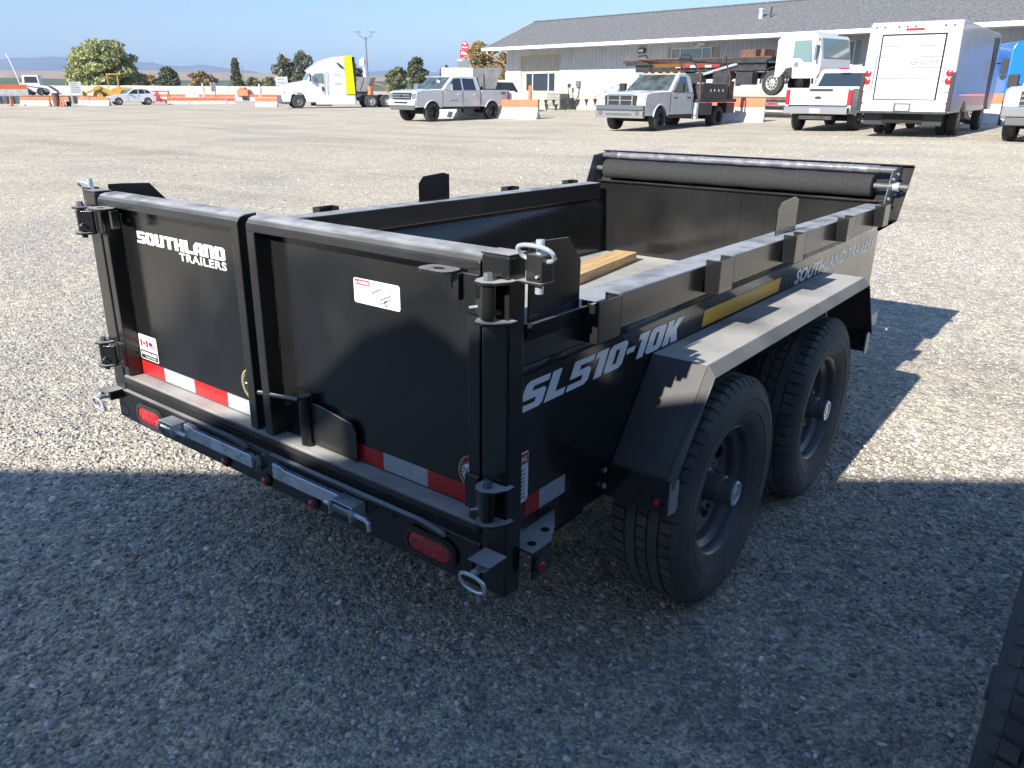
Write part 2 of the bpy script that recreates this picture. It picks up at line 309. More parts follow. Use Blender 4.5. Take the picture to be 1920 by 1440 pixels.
# loose gravel stones: real geometry near the camera, one mass
def gravel_stones():
    def ico(sub):
        b = bmesh.new(); bmesh.ops.create_icosphere(b, subdivisions=sub, radius=1); v = np.array([q.co[:] for q in b.verts]); f = np.array([[q.index for q in t.verts] for t in b.faces]); b.free(); return v, f
    m = bpy.data.materials.new('gravel_stones'); m.use_nodes = True; nt = m.node_tree; b = nt.nodes['Principled BSDF']; b.inputs['Roughness'].default_value = .8; b.inputs['Specular IOR Level'].default_value = .3
    a = nt.nodes.new('ShaderNodeAttribute'); a.attribute_name = 'stone'; nt.links.new(a.outputs['Color'], b.inputs['Base Color'])
    for nm, sub, d0, d1, dens, smin, smax in (('near', 2, .9, 3.4, 2950, .0042, .0146), ('far', 1, 3.4, 9.5, 1100, .0048, .0130), ('sparse', 1, 9.5, 24., 22, .008, .030)):
        base, tf_ = ico(sub); nv = len(base)
        A = (d1 * d1 - d0 * d0) * .80; n = int(A * dens)
        d = np.sqrt(rng.uniform(d0 * d0, d1 * d1, n)); lat = rng.uniform(-.80, .80, n) * (d + .35)
        px = CAM.x + lat * RH.x + d * FH.x; py = CAM.y + lat * RH.y + d * FH.y
        # clusters: fewer stones in dusty patches
        fld = np.sin(px * 2.1 + 1.3 * np.sin(py * 1.7)) * np.sin(py * 2.6 + 1.1 * np.sin(px * 1.3)) + .5 * np.sin(px * 5.3 + py * 3.1)
        keep = rng.uniform(0, 1, n) < np.clip(.68 + .38 * fld, .16, 1); px, py = px[keep], py[keep]; n = len(px)
        s = smin + (smax - smin) * rng.beta(1.3, 4.2, n); big = rng.uniform(0, 1, n) < .010; s[big] *= 1.6
        ax = np.stack([s * rng.uniform(.75, 1.35, n), s * rng.uniform(.6, 1.0, n), s * rng.uniform(.35, .7, n)], 1)
        # random rotation, mostly about z with a tilt
        t1 = rng.uniform(0, 2 * PI, n); t2 = rng.normal(0, .3, n); t3 = rng.normal(0, .3, n)
        bump = 1 + rng.normal(0, .10, (n, nv)); V = base[None] * bump[..., None] * ax[:, None, :]
        y = V[..., 1] * np.cos(t2)[:, None] - V[..., 2] * np.sin(t2)[:, None]; z = V[..., 1] * np.sin(t2)[:, None] + V[..., 2] * np.cos(t2)[:, None]; x = V[..., 0]
        x, z = x * np.cos(t3)[:, None] + z * np.sin(t3)[:, None], -x * np.sin(t3)[:, None] + z * np.cos(t3)[:, None]
        x, y = x * np.cos(t1)[:, None] - y * np.sin(t1)[:, None], x * np.sin(t1)[:, None] + y * np.cos(t1)[:, None]
        gz = gnd(px, py)
        V = np.stack([x + px[:, None], y + py[:, None], z + (gz + ax[:, 2] * rng.uniform(.12, .75, n))[:, None]], -1).reshape(-1, 3)
        F = (tf_[None] + (np.arange(n) * nv)[:, None, None]).reshape(-1, 3)
        me = bpy.data.meshes.new('gravel_stones'); me.vertices.add(len(V)); me.vertices.foreach_set('co', V.ravel().astype('f4'))
        me.loops.add(len(F) * 3); me.loops.foreach_set('vertex_index', F.ravel().astype('i4')); me.polygons.add(len(F)); me.polygons.foreach_set('loop_start', np.arange(0, len(F) * 3, 3, dtype='i4'))
        me.polygons.foreach_set('use_smooth', np.full(len(F), nm == 'near')); me.update(); me.validate()
        br = np.exp(rng.normal(-.82, .34 if nm == 'near' else .24, n)); lt = rng.uniform(0, 1, n) < (.05 if nm == 'near' else .015); br[lt] = rng.uniform(.6, .8, lt.sum())
        hue = rng.uniform(0, 1, n)[:, None]; tint = np.array([1.04, .95, .82])[None] * (1 - hue) + np.array([.93, .96, 1.0])[None] * hue
        c = np.concatenate([br[:, None] * tint, np.ones((n, 1))], 1); ca = me.attributes.new('stone', 'FLOAT_COLOR', 'POINT'); ca.data.foreach_set('color', np.repeat(c, nv, axis=0).ravel().astype('f4'))
        me.materials.append(m); o = bpy.data.objects.new('gravel', me); link(o); tag(o, 'loose rounded grey gravel lying on the yard', 'gravel', kind='stuff')
gravel_stones()
# ------------------------------------------------------------------ the dump trailer (built in its own frame, nose a little low)
TM = Matrix.Translation((0, 1.3, 0)) @ Matrix.Rotation(-0.005331, 4, 'Y') @ Matrix.Rotation(-0.022668, 4, 'X') @ Matrix.Translation((0, -1.3, 0))
B, BD = K['black'], K['black_dusty']
tr = thing('dump_trailer', 'black tandem axle dump trailer with closed barn doors standing on the gravel', 'dump trailer')
tr.matrix_world = TM

def stadium(cx, cz, w, h, n=10):
    r = h / 2; pts = []
    for k in range(n + 1): t = R_(-90 + 180 * k / n); pts.append((cx + w / 2 - r + r * math.cos(t), cz + r * math.sin(t)))
    for k in range(n + 1): t = R_(90 + 180 * k / n); pts.append((cx - w / 2 + r + r * math.cos(t), cz + r * math.sin(t)))
    return pts
def ring_band(mb, outer, inner, y0, y1, m=0):        # ring between two outlines (same count), in the x-z plane, y0 back, y1 front
    n = len(outer); vs = [(a, y0, c) for a, c in outer] + [(a, y1, c) for a, c in outer] + [(a, y1, c) for a, c in inner] + [(a, y0, c) for a, c in inner]
    fs = []
    for i in range(n):
        j = (i + 1) % n
        for k in range(3): fs.append((k * n + i, k * n + j, (k + 1) * n + j, (k + 1) * n + i))
    mb.add(vs, fs, m)
def small_lamp(x, y, z, face='rear', parent=tr):
    mb = MB()
    ax = 'y' if face == 'rear' else 'x'; s = -1 if face == 'rear' else 1
    mb.lathe([(.0185, 0), (.0185, s * .004), (.014, s * .009), (.0125, s * .008)], (x, y, z), ax, 20)
    g = mb.build('marker_light', K['grommet'], parent)
    l = MB(); l.lathe([(.0128, s * .006), (.0115, s * .012), (.007, s * .0155), (.0002, s * .0165)], (x, y, z), ax, 18); l.build('lens', K['lens'], g); return g

# corner posts
for s in (-1, 1):
    mb = MB(); x0, x1 = sorted((s * .787, s * .857)); mb.box(x0, x1, 0, .055, .418, 1.183)
    p = mb.build('corner_post', B, tr, bevel=.005)
    c = MB(); c.box(x0 - .001, x1 + .001, -.001, .0565, 1.183, 1.1875); c.build('post_cap', K['black_dusty'], p, bevel=.002)
    # a welded bead down the inside seam
# barn doors
def door(s):
    xi, xo = (.002, .782) if s > 0 else (-.782, -.034)
    if s > 0: inner, outer = xi, xo
    f = MB(); w = .033
    f.prism([(.002, 1.144), (.002, 1.163), (.012, 1.176), (.030, 1.181), (.064, 1.183), (.064, 1.144)], 'x', xi, xo)                                         # top rail
    f.box(xi, xi + w, .002, .052, .5855, 1.1465); f.box(xo - w, xo, .002, .052, .5855, 1.1465)
    g = f.build('door', K['black_dusty'], tr, bevel=.003)
    rc = MB(); rc.prism([(.0155, 1.1775), (.030, 1.1815), (.0635, 1.1835), (.0635, 1.1825), (.030, 1.1805), (.0125, 1.1755)], 'x', xi + .002, xo - .002); rc.build('rail_cap', K['rail'], g)
    pn = MB(); pn.box(xi + w, xo - w, .050, .0535, .584, 1.147); pn.build('panel', B, g)
    wd = MB()                                                                       # weld beads, short stitches along the stiles
    for xx in (xi + w + .001, xo - w - .001):
        for z in np.arange(.62, 1.13, .105):
            pts = [(xx + random.uniform(-.001, .001), .0485, z + t) for t in np.linspace(0, .035, 6)]; wd.path(pts, .0022, 5)
    tag(wd.build('weld_bead', B, g), kind='stuff')
    # chain tab with a hole, near the upper outer corner
    cx = s * .70; out = rrect(.085, .058, .022, 5); out = [(cx - .0425 + a, -.056 + b) for a, b in out]
    hole = [(cx + .014 * math.cos(t), -.027 + .010 * math.sin(t)) for t in [2 * PI * i / len(out) + R_(-62) for i in range(len(out))]]
    tb = MB(); n = len(out); z0, z1 = 1.140, 1.146
    vs = [(a, b, z0) for a, b in out] + [(a, b, z1) for a, b in out] + [(a, b, z1) for a, b in hole] + [(a, b, z0) for a, b in hole]
    tb.add(vs, [(k * n + i, k * n + (i + 1) % n, ((k + 1) % 4) * n + (i + 1) % n, ((k + 1) % 4) * n + i) for k in range(4) for i in range(n)])
    tb.box(cx + .030, cx + .044, -.02, .002, 1.085, 1.139); tb.build('chain_tab', K['black_dusty'], g)
    return g
dl, dr = door(-1), door(1)
# reflective tape along the door bottoms: every length a piece
def tape_rear(x0, x1, m, par): mb = MB(); mb.box(x0, x1, .0482, .0496, .588, .634); mb.build('reflective_tape', K[m], par)
for a, b, m in ((-.745, -.606, 'red_tape'), (-.605, -.427, 'white_tape'), (-.426, -.248, 'red_tape'), (-.247, -.070, 'white_tape')): tape_rear(a, b, m, dl)
for a, b, m in ((.324, .427, 'red_tape'), (.428, .580, 'white_tape'), (.581, .746, 'red_tape')): tape_rear(a, b, m, dr)
# lettering and stickers on the doors
M0 = lambda x, z: plane((x, .0495, z), (1, 0, 0), (0, 0, 1))
t, w, h = block_text('SOUTHLAND', .32); decal('lettering', fit(t, .478, .037), K['white_dec'], dl, M0(-.657, 1.037), label='white block word on the left door')
st = MB(); st.add([(0, 1, 0), (.22, .22, 0), (1, 0, 0), (.22, -.22, 0), (0, -1, 0), (-.22, -.22, 0), (-1, 0, 0), (-.22, .22, 0)], [tuple(range(8))]); st.v = [(x * .011, y * .0135, 0) for x, y, z in st.v]
decal('lettering_star', st, K['black'], dl, M0(-.657 + .0815, 1.0555), th=.0016)
decal('lettering', fit(font_text('TRAILERS', .03, space=1.1), .243, .024), K['white_dec'], dl, M0(-.420, 1.0095))
def warning_sticker(par, M, w, h):
    b = decal('warning_sticker', flat(rrect(w, h, .006)), K['white_dec'], par, M)
    mb = MB(); mb = flat([(.004, h - .016), (.056, h - .016), (.056, h - .003), (.004, h - .003)]); decal('sticker_print', mb, K['red_print'], par, M, .001)
    mb = fit(font_text('WARNING', .02), .036, .008); decal('sticker_print', mb, K['white_dec'], par, M @ Matrix.Translation((.017, h - .0135, 0)), .0014)
    tri = MB(); tri.add([(0, 0, 0), (.009, 0, 0), (.0045, .008, 0)], [(0, 1, 2)]); decal('sticker_print', tri, K['white_dec'], par, M @ Matrix.Translation((.006, h - .0135, 0)), .0014)
    ln = MB()
    for k in range(7):
        z = h - .021 - k * .0052; ln.add([(.006, z, 0), (.006 + random.uniform(.036, .048), z, 0), (.05, z + .0012, 0), (.006, z + .0012, 0)], [(0, 1, 2, 3)])
    def seg(a, b, t=.0008):
        a = Vector(a); b = Vector(b); d = (b - a).normalized() * t; nx = Vector((-d.y, d.x)); ln.add([(*(a - nx), 0), (*(b - nx), 0), (*(b + nx), 0), (*(a + nx), 0)], [(0, 1, 2, 3)])
    P = {'a': (.062, .030), 'b': (.092, .017), 'c': (.122, .031), 'd': (.094, .044), 'e': (.062, .021), 'f': (.092, .008), 'g': (.122, .022)}
    for q in ('ab', 'bc', 'cd', 'da', 'ae', 'bf', 'cg', 'ef', 'fg'): seg(P[q[0]], P[q[1]])
    for k in (.25, .5, .75): seg((.062 + .032 * k, .030 + .014 * k), (.092 + .030 * k, .017 + .014 * k))
    for i in range(10): t0, t1 = 2 * PI * i / 10, 2 * PI * (i + 1) / 10; seg((.108 + .004 * math.cos(t0), .012 + .007 * math.sin(t0)), (.108 + .004 * math.cos(t1), .012 + .007 * math.sin(t1)), .0012)
    for x, z in ((.062, .048), (.12, .046), (.128, .012), (.12, .006), (.062, .052)): seg((x, z), (x + .014, z))
    decal('sticker_print', ln, K['print'], par, M, .0014)
warning_sticker(dr, M0(.351, 1.008), .155, .060)
def flag_sticker(par, M, w, h):
    decal('flag_sticker', flat(rrect(w, h, .006)), K['white_dec'], par, M)
    decal('sticker_print', fit(font_text('PROUDLY SERVING'), w - .02, .005), K['print'], par, M @ Matrix.Translation((.01, h - .011, 0)), .001)
    q = MB()
    for a, b in ((.008, .020), (.044, .056)): flat([(a, .044), (b, .044), (b, .068), (a, .068)], mb=q)
    leaf = [(.032, .048), (.033, .053), (.040, .052), (.038, .056), (.041, .060), (.036, .060), (.032, .066), (.028, .060), (.023, .060), (.026, .056), (.024, .052), (.031, .053)]
    flat(leaf, mb=q)
    for k in range(7): z = .040 + k * .0034; flat([(.062, z), (w - .008, z), (w - .008, z + .0019), (.062, z + .0019)], mb=q)
    decal('sticker_print', q, K['red_print'], par, M, .001)
    decal('sticker_print', flat([(.062, .053), (.082, .053), (.082, .0655), (.062, .0655)]), K['blue_print'], par, M, .0014)
    decal('sticker_print', flat([(.004, .003), (w - .004, .003), (w - .004, .032), (.004, .032)]), K['print'], par, M, .001)
    t, _, _ = block_text('SOUTHLAND', .4); decal('sticker_print', fit(t, w - .02, .010), K['white_dec'], par, M @ Matrix.Translation((.010, .017, 0)), .0014)
    decal('sticker_print', fit(font_text('TRAILERS', .02, space=1.2), w - .045, .006), K['white_dec'], par, M @ Matrix.Translation((.030, .007, 0)), .0014)
flag_sticker(dl, M0(-.745, .641), .112, .086)
def round_sticker(par, x, z, r, ring, mid, txt, tm):
    decal('round_sticker', disc(0, 0, r), K[ring], par, M0(x, z), .0006); decal('sticker_print', disc(0, 0, r * .90), K['print'], par, M0(x, z), .001); decal('sticker_print', disc(0, 0, r * .72), K[mid], par, M0(x, z), .0014)
    decal('sticker_print', fit(font_text(txt, .03), r * 1.25, r * .42), K[tm], par, M0(x - r * .63, z - r * .15), .0018)
    mb = MB()
    for k in range(26):
        t0 = 2 * PI * k / 26
        if k % 9 != 0:
            c, s_ = math.cos(t0), math.sin(t0); a, b = r * .76, r * .85; dx, dy = -s_ * r * .05, c * r * .05
            mb.add([(a * c - dx, a * s_ - dy, 0), (b * c - dx, b * s_ - dy, 0), (b * c + dx, b * s_ + dy, 0), (a * c + dx, a * s_ + dy, 0)], [(0, 1, 2, 3)])
    decal('sticker_print', mb, K[ring], par, M0(x, z), .0014)
round_sticker(dl, -.118, .688, .047, 'gold_print', 'print', '4', 'white_dec')
round_sticker(dr, .722, .668, .044, 'gold_print', 'white_dec', 'NATM', 'blue_print')
decal('sticker_print', flat([(-.03, .012), (.0, .03), (-.012, .036)]), K['red_print'], dr, M0(.722, .668), .0018)
# a stub tube, spreader bar and latch plate low on the right door
sp = MB(); sp.tube((.154, .028, .588), (.154, .028, .727), .017, 20); so_ = sp.build('latch_tube', B, tr)
q = MB(); q.path([(.150, .012, .718), (.06, .008, .708), (-.02, .006, .700)], .006, 8); q.build('latch_bar', K['black_dusty'], so_)
q = MB(); q.prism([(.175, .588), (.345, .588), (.345, .665), (.330, .688), (.205, .706), (.175, .706)], 'y', .034, .040); q.build('latch_plate', K['black_dusty'], so_, bevel=.0015)
# rear sill and bumper
q = MB(); q.box(-.787, .787, -.004, .062, .556, .583); q.build('rear_sill', K['fender'], tr, bevel=.008, seg=3)
q = MB(); q.box(-.787, .787, .004, .03, .53, .556); q.build('sill_shadow_gap', K['dark'], tr)  # near-black box, the shade under the sill put in as colour
bp_ = MB(); bp_.box(-.787, .787, -.002, .006, .418, .532); bp_.box(-.787, .787, .006, .055, .4185, .426)
bum = bp_.build('bumper', B, tr, bevel=.003)
for a, b in ((-.775, -.075), (.035, .690)):
    q = MB(); q.prism([(a, .528), (b - .09, .528), (b - .02, .518), (b, .520), (b - .01, .527), (b - .08, .537), (a, .537)], 'y', -.018, -.0024); q.build('bumper_lip', K['black_dusty'], bum, bevel=.0015)
for a, b in ((-.440, -.028), (.040, .345)):
    q = MB(); q.box(a, b, -.0032, -.0021, .462, .518); q.build('ramp_slot', K['dark'], bum)  # near-black plate painted in for the shade inside the slot
# ramps: zinc angle pieces with yellow check marks
def ramp(x0, x1, hole):
    q = MB(); q.prism([(x0, .514), (x0 + .04, .514), (x0 + .055, .508), (x1 - .012, .508), (x1, .500), (x1, .468), (x0, .468)], 'y', -.020, -.0034); o = q.build('storage_ramp', K['zinc'], tr, bevel=.003)
    return o
r1 = ramp(-.402, -.050, 1); r2 = ramp(.046, .335, 0)
q = MB(); q.prism(stadium(-.036, .486, .022, .040), 'y', -.0205, -.0034); q.build('ramp_eye', K['zinc'], r1)
q = MB(); q.prism(stadium(-.036, .486, .012, .026), 'y', -.0212, -.0206); q.build('eye_hole', K['gravel'], r1)
for x, par in ((-.115, r1), (.088, r2)):
    q = MB(); q.path([(x - .012, -.0206, .486), (x - .004, -.0206, .478), (x + .016, -.0206, .500)], .0014, 5); q.build('check_mark', K['mark'], par)
def spring(mb, p0, p1, r, turns, w=.0018):
    p0 = Vector(p0); p1 = Vector(p1); d = p1 - p0; a = d.normalized().orthogonal().normalized(); b = d.normalized().cross(a); n = turns * 10
    mb.path([p0 + d * (i / n) + (a * math.cos(2 * PI * i / 10) + b * math.sin(2 * PI * i / 10)) * r for i in range(n + 1)], w, 5)
def slide_latch(x0, x1, rod0, rod1, jx):
    q = MB(); y = -.042
    q.box(x0, x1, -.050, -.0045, .510, .513); q.box(x0, x0 + .003, -.058, -.0045, .474, .510); q.box(x1 - .003, x1, -.058, -.0045, .474, .510); q.box(x0 + .003, x1 - .003, -.0075, -.0045, .478, .510)
    o = q.build('slide_latch', K['zinc'], tr, bevel=.001)
    k = MB(); k.path([(rod0, y, .492), (rod1, y, .492)] + ([(rod1 + .014, y - .002, .486), (rod1 + .018, y - .004, .468)] if jx > 0 else []), .0065, 10); k.build('latch_rod', K['zinc'], o)
    k = MB(); spring(k, (x0 + .008, y, .492), (x1 - .008, y, .492), .0105, 12); k.build('latch_spring', K['bolt'], o)
    if jx < 0: k = MB(); k.path([(rod0 + .004, y, .492), (rod0 - .004, y, .480), (rod0, y, .462)], .0065, 10); k.build('latch_handle', K['zinc'], o)
slide_latch(-.492, -.412, -.505, -.352, -1); slide_latch(.332, .412, .30, .452, 1)
# tail lamps
for x in (-.632, .636):
    g = MB(); ring_band(g, stadium(x, .470, .170, .076), stadium(x, .470, .138, .046), -.004, -.010); ring_band(g, stadium(x, .470, .160, .066), stadium(x, .470, .142, .050), -.010, -.013)
    o = g.build('tail_light', K['grommet'], tr)
    l = MB(); a = stadium(x, .470, .142, .050, 8); n = len(a); rings = []
    for f_, y in ((1, -.006), (.93, -.0115), (.6, -.0135), (.2, -.014)): rings.append([(x + (u_ - x) * f_, y, .470 + (w_ - .470) * f_) for u_, w_ in a])
    l.add([p for r_ in rings for p in r_], [(k * n + i, k * n + (i + 1) % n, (k + 1) * n + (i + 1) % n, (k + 1) * n + i) for k in range(3) for i in range(n)] + [tuple(3 * n + i for i in range(n))]); l.build('lens', K['lens'], o)
for x in (-.207, -.006, .203): small_lamp(x, -.0022, .4385)
# hinges: barrel, strap, leaf plates and bolt
def hinge(s, z):
    q = MB(); x, y = s * .830, -.030
    q.tube((x, y, z - .036), (x, y, z + .030), .0155, 18)
    o = q.build('door_hinge', B, tr)
    for zz in (z - .046, z + .034):
        q = MB(); pts = [(s * .800, -.004), (s * .800, -.030), (s * .812, -.050), (s * .835, -.055), (s * .856, -.042), (s * .872, -.012), (s * .872, .010), (s * .8575, .010), (s * .8575, -.003)]
        q.prism(pts, 'z', zz, zz + .006); q.build('hinge_leaf', K['black_dusty'], o, bevel=.0012)
    q = MB(); x0, x1 = sorted((s * .748, s * .786)); q.box(x0, x1, -.010, .0015, z - .040, z + .040); a = s * .786; q.prism([(a, -.010), (s * .822, -.030), (s * .818, -.040), (a, -.018)] if s > 0 else [(a, -.010), (a, -.018), (s * .818, -.040), (s * .822, -.030)], 'z', z - .034, z + .028); q.build('hinge_strap', B, o, bevel=.002)
    q = MB(); q.lathe([(.0001, .056), (.009, .055), (.0105, .050), (.0105, .0405), (.006, .0405), (.006, -.046), (.009, -.046), (.009, -.058), (.0001, -.058)], (x, y, z), 'z', 6); q.build('hinge_bolt', K['rim'], o)
    q = MB(); q.tube((s * .812, -.040, z - .012), (s * .800, -.052, z - .014), .0028, 6); q.build('grease_nipple', K['zinc'], o)
for s in (-1, 1): hinge(s, 1.100); hinge(s, .660)
# spring pins with oval rings
def oval(c, rx, rz, ax, n=28):
    pts = []
    for i in range(n):
        t = 2 * PI * i / n; a = rx * math.copysign(abs(math.cos(t)) ** .8, math.cos(t)); b = rz * math.copysign(abs(math.sin(t)) ** .8, math.sin(t)); pts.append(Vector(c) + Vector(ax[0]) * a + Vector(ax[1]) * b)
    return pts
for s in (-1, 1):
    cx, cy = s * .898, .042
    q = MB(); x0, x1 = sorted((s * .8575, s * .918)); q.box(x0, x1, .020, .066, 1.132, 1.137); o = q.build('top_pin', K['black_dusty'], tr, bevel=.001)
    q = MB(); a0, a1 = sorted((cx - .019, cx + .019)); q.box(a0, a1, .022, .062, 1.137, 1.190); q.build('pin_housing', B, o, bevel=.003)
    q = MB(); q.tube((cx, cy, 1.112), (cx, cy, 1.132), .0085, 16); q.tube((cx, cy, 1.190), (cx, cy, 1.216), .0085, 16); q.tube((cx + .012, .021, 1.150), (cx + .012, .014, 1.150), .003, 6); q.build('pin', K['zinc'], o)
    q = MB(); q.path(oval((cx + .0, cy - .014, 1.192), .041, .021, ((1, 0, 0), Vector((0, -.62, .78)))), .0045, 8, closed=True); q.build('pull_ring', K['zinc'], o)
    # lower pin on the bumper corner
    lx = s * .828
    q = MB(); x0, x1 = sorted((s * .800, s * .862)); q.box(x0, x1, -.062, 0, .528, .531); q.box(x0, x0 + .003, -.050, 0, .500, .528); q.box(x1 - .003, x1, -.050, 0, .500, .528); o = q.build('lower_pin', K['black_dusty'], tr, bevel=.001)
    q = MB(); q.tube((lx, .0, .512), (lx, -.075, .512), .008, 14); q.build('pin', K['zinc'], o)
    q = MB(); spring(q, (lx, -.004, .512), (lx, -.05, .512), .0115, 7); q.build('pin_spring', K['bolt'], o)
    q = MB(); q.path(oval((lx, -.078, .490), .034, .024, ((1, 0, 0), Vector((0, -.25, .97)))), .0044, 8, closed=True); q.build('pull_ring', K['zinc'], o)

# side walls: one formed sheet each; top rail; stake pockets; tarp stop plates
L0, L1 = .056, 3.03
for s in (-1, 1):
    def X(v): return s * v
    q = MB(); prof = [(X(.848), .9445), (X(.824), .918), (X(.8205), .908), (X(.8205), .560), (X(.806), .560), (X(.806), .905), (X(.812), .916), (X(.838), .9445)]
    q.prism(prof, 'y', L0, L1); sw = q.build('side_wall', B, tr, smooth=50)
    q = MB(); q.prism([(X(.851), .945), (X(.851), 1.036), (X(.757), 1.036), (X(.757), .945)], 'y', L0, 2.955); q.build('top_rail', K['rail'], tr, bevel=.006, seg=3)
    # inside: the sloping fold under the rail and the inner sheet
    q = MB(); q.prism([(X(.796), .945), (X(.760), .892), (X(.757), .620), (X(.763), .620), (X(.766), .892), (X(.802), .945)], 'y', L0, 3.02); q.build('inner_wall', B, tr, smooth=50)
    for y in (.322, .97, 1.60, 2.22, 2.80):
        o_ = MB(); yy = y; w_, dp, hh, t_ = .104, .045, .100, .004; x0 = .851; z0, z1 = .956, 1.052
        o_.box(*sorted((X(x0), X(x0 + dp))), yy - w_ / 2, yy - w_ / 2 + t_, z0, z1); o_.box(*sorted((X(x0), X(x0 + dp))), yy + w_ / 2 - t_, yy + w_ / 2, z0, z1); o_.box(*sorted((X(x0 + dp - t_), X(x0 + dp))), yy - w_ / 2 + t_, yy + w_ / 2 - t_, z0, z1)
        o_.build('stake_pocket', B, tr, bevel=.0015)
    # bent stop plates, one by the rear post and one mid way
    q = MB(); q.prism([(.075, 1.036), (.262, 1.036), (.262, 1.142), (.212, 1.196), (.118, 1.200), (.075, 1.200)], 'x', *sorted((X(.846), X(.8495)))); q.prism([(X(.846), .99), (X(.872), 1.042), (X(.869), 1.044), (X(.843), 1.036)], 'y', .060, .262)
    q.build('tarp_stop_plate', B, tr)
    y0 = 1.60 if s > 0 else 1.45
    q = MB(); q.prism([(y0, 1.036), (y0 + .205, 1.036), (y0 + .205, 1.150), (y0 + .165, 1.160), (y0 + .03, 1.150), (y0, 1.120)], 'x', *sorted((X(.800), X(.8035)))); q.build('tarp_stop_plate', B, tr)
    # outrigger step with two holes just ahead of the rear post
    q = MB(); q.prism([(X(.806), .062), (X(.885), .062), (X(.885), .135), (X(.852), .195), (X(.806), .260)], 'z', .512, .5165); st_ = q.build('corner_bracket', K['black_dusty'], tr)
    q = MB(); q.prism([(.0625, .445), (.135, .445), (.135, .5115), (.0625, .5115)], 'x', *sorted((X(.881), X(.885)))); q.build('bracket_skirt', B, st_)
    for hx, hy in ((.858, .095), (.845, .165)): q = MB(); q.lathe([(.0001, 0), (.011, 0)], (X(hx), hy, .5171), 'z', 16); q.build('bolt_hole', K['dark'], st_)
    small_lamp(X(.8853), .085, .478, 'side' , st_) if s > 0 else None
# lettering down the right side
Ms = lambda y, z: plane((.8207, y, z), (0, 1, 0), (0, 0, 1))
t, w, h = block_text('SL510-10K', .42, shear=.32); decal('lettering', fit(t, .795, .066), K['white_dec'], tr, Ms(.078, .826), label='white slanted model number on the right side')
decal('lettering', fit(font_text('SOUTHLAND TRAILERS', .035, shear=.3, space=1.05), 1.15, .056), pbr('grey_lettering', (.80, .82, .86), .3, coat=.5), tr, Ms(1.83, .824), label='grey slanted lettering near the front of the right side')
decal('yellow_stripe', flat([(0, 0), (.655, 0), (.668, .05), (.013, .05)]), K['yellow_dec'], tr, Ms(1.0, .830))
decal('reflective_tape', flat([(0, 0), (.055, 0), (.055, .05), (0, .05)]), K['red_tape'], tr, Ms(.115, .562)); decal('reflective_tape', flat([(0, 0), (.107, 0), (.107, .05), (0, .05)]), K['white_tape'], tr, Ms(.171, .562))
decal('warning_sticker', flat(rrect(.075, .125, .006)), K['white_dec'], tr, Ms(.050, .605)); decal('sticker_print', flat([(0, .095), (.071, .095), (.071, .121), (0, .121)]), K['red_print'], tr, Ms(.052, .605), .001)
decal('sticker_print', fit(font_text('WARNING', .03), .060, .014), K['white_dec'], tr, Ms(.058, .706), .0014)
q = MB()
for k in range(8): flat([(.004, .012 + k * .0095), (.004 + random.uniform(.05, .066), .012 + k * .0095), (.064, .015 + k * .0095), (.004, .015 + k * .0095)], mb=q)
decal('sticker_print', q, K['print'], tr, Ms(.052, .605), .001)
# floor, front wall, headboard, roller tarp
q = MB(); q.box(-.756, .756, .056, 3.02, .600, .620); q.build('bed_floor', K['floor'], tr)
q = MB(); q.box(-.820, .820, 3.021, 3.03, .56, 1.048); q.box(-.796, .796, 3.0, 3.0205, 1.040, 1.048); q.build('front_wall', B, tr, bevel=.002)
fold = MB()
for x in (.02, .10, .24, .36): fold.box(x, x + .003, 3.0185, 3.021, .622, 1.038)
fold.build('wall_seam', B, tr)
q = MB(); q.prism([(3.032, .958), (3.04, .955), (3.235, 1.205), (3.225, 1.212), (3.190, 1.212), (3.190, 1.207), (3.218, 1.205)], 'x', -.895, .895); hb = q.build('headboard', B, tr, bevel=.001)
q = MB(); q.prism([(-.895, .955), (-.823, .900), (.823, .900), (.895, .955), (.895, .962), (-.895, .962)], 'y', 3.031, 3.036); q.build('headboard_skirt', B, hb)
for s in (-1, 1):
    q = MB(); q.prism([(2.93, 1.037), (3.04, .960), (3.222, 1.200), (3.16, 1.205), (3.00, 1.19)], 'x', *sorted((s * .842, s * .846))); o = q.build('tarp_bracket', K['rim'], tr, bevel=.001)
    for y, z in ((2.985, 1.06), (3.10, 1.17), (3.02, 1.15), (3.10, 1.075)):
        q = MB(); q.lathe([(.0001, .012), (.006, .012), (.009, .007), (.009, 0)], (s * .846, y, z), 'x', 6) if s > 0 else q.lathe([(.0001, -.012), (.006, -.012), (.009, -.007), (.009, 0)], (s * .846, y, z), 'x', 6); q.build('bolt', K['bolt'], o)
    q = MB(); q.tube((s * .846, 3.05, 1.115), (s * .875, 3.05, 1.115), .022, 16); q.build('bearing', K['zinc'], o)
q = MB(); q.tube((-.870, 3.05, 1.115), (.915, 3.05, 1.115), .0135, 16); q.build('roller_axle', K['rim'], tr)
roll = MB(); n = 60; pr = []
for i in range(n + 1):
    xx = -.775 + 1.53 * i / n; pr.append((.054 + .0012 * math.sin(i * .7) + random.uniform(-.0006, .0006), xx))
roll.lathe([(.014, -.775)] + pr + [(.045, .757), (.03, .759), (.014, .757)], (0, 3.05, 1.113), 'x', 36)
roll.build('rolled_tarp', K['mesh'], tr, smooth=60)
pp = MB(); pr = [(.0185 + random.uniform(-.0006, .0010) + (.002 if i % 17 == 0 else 0), -.735 + 1.44 * i / 90) for i in range(91)]
pp.lathe(pr, (0, 3.115, 1.188), 'x', 16); pipe = pp.build('tarp_pipe', K['film'], tr, label=None) if False else pp.build('wrapped_tarp_pipe', K['film'], tr, smooth=40)
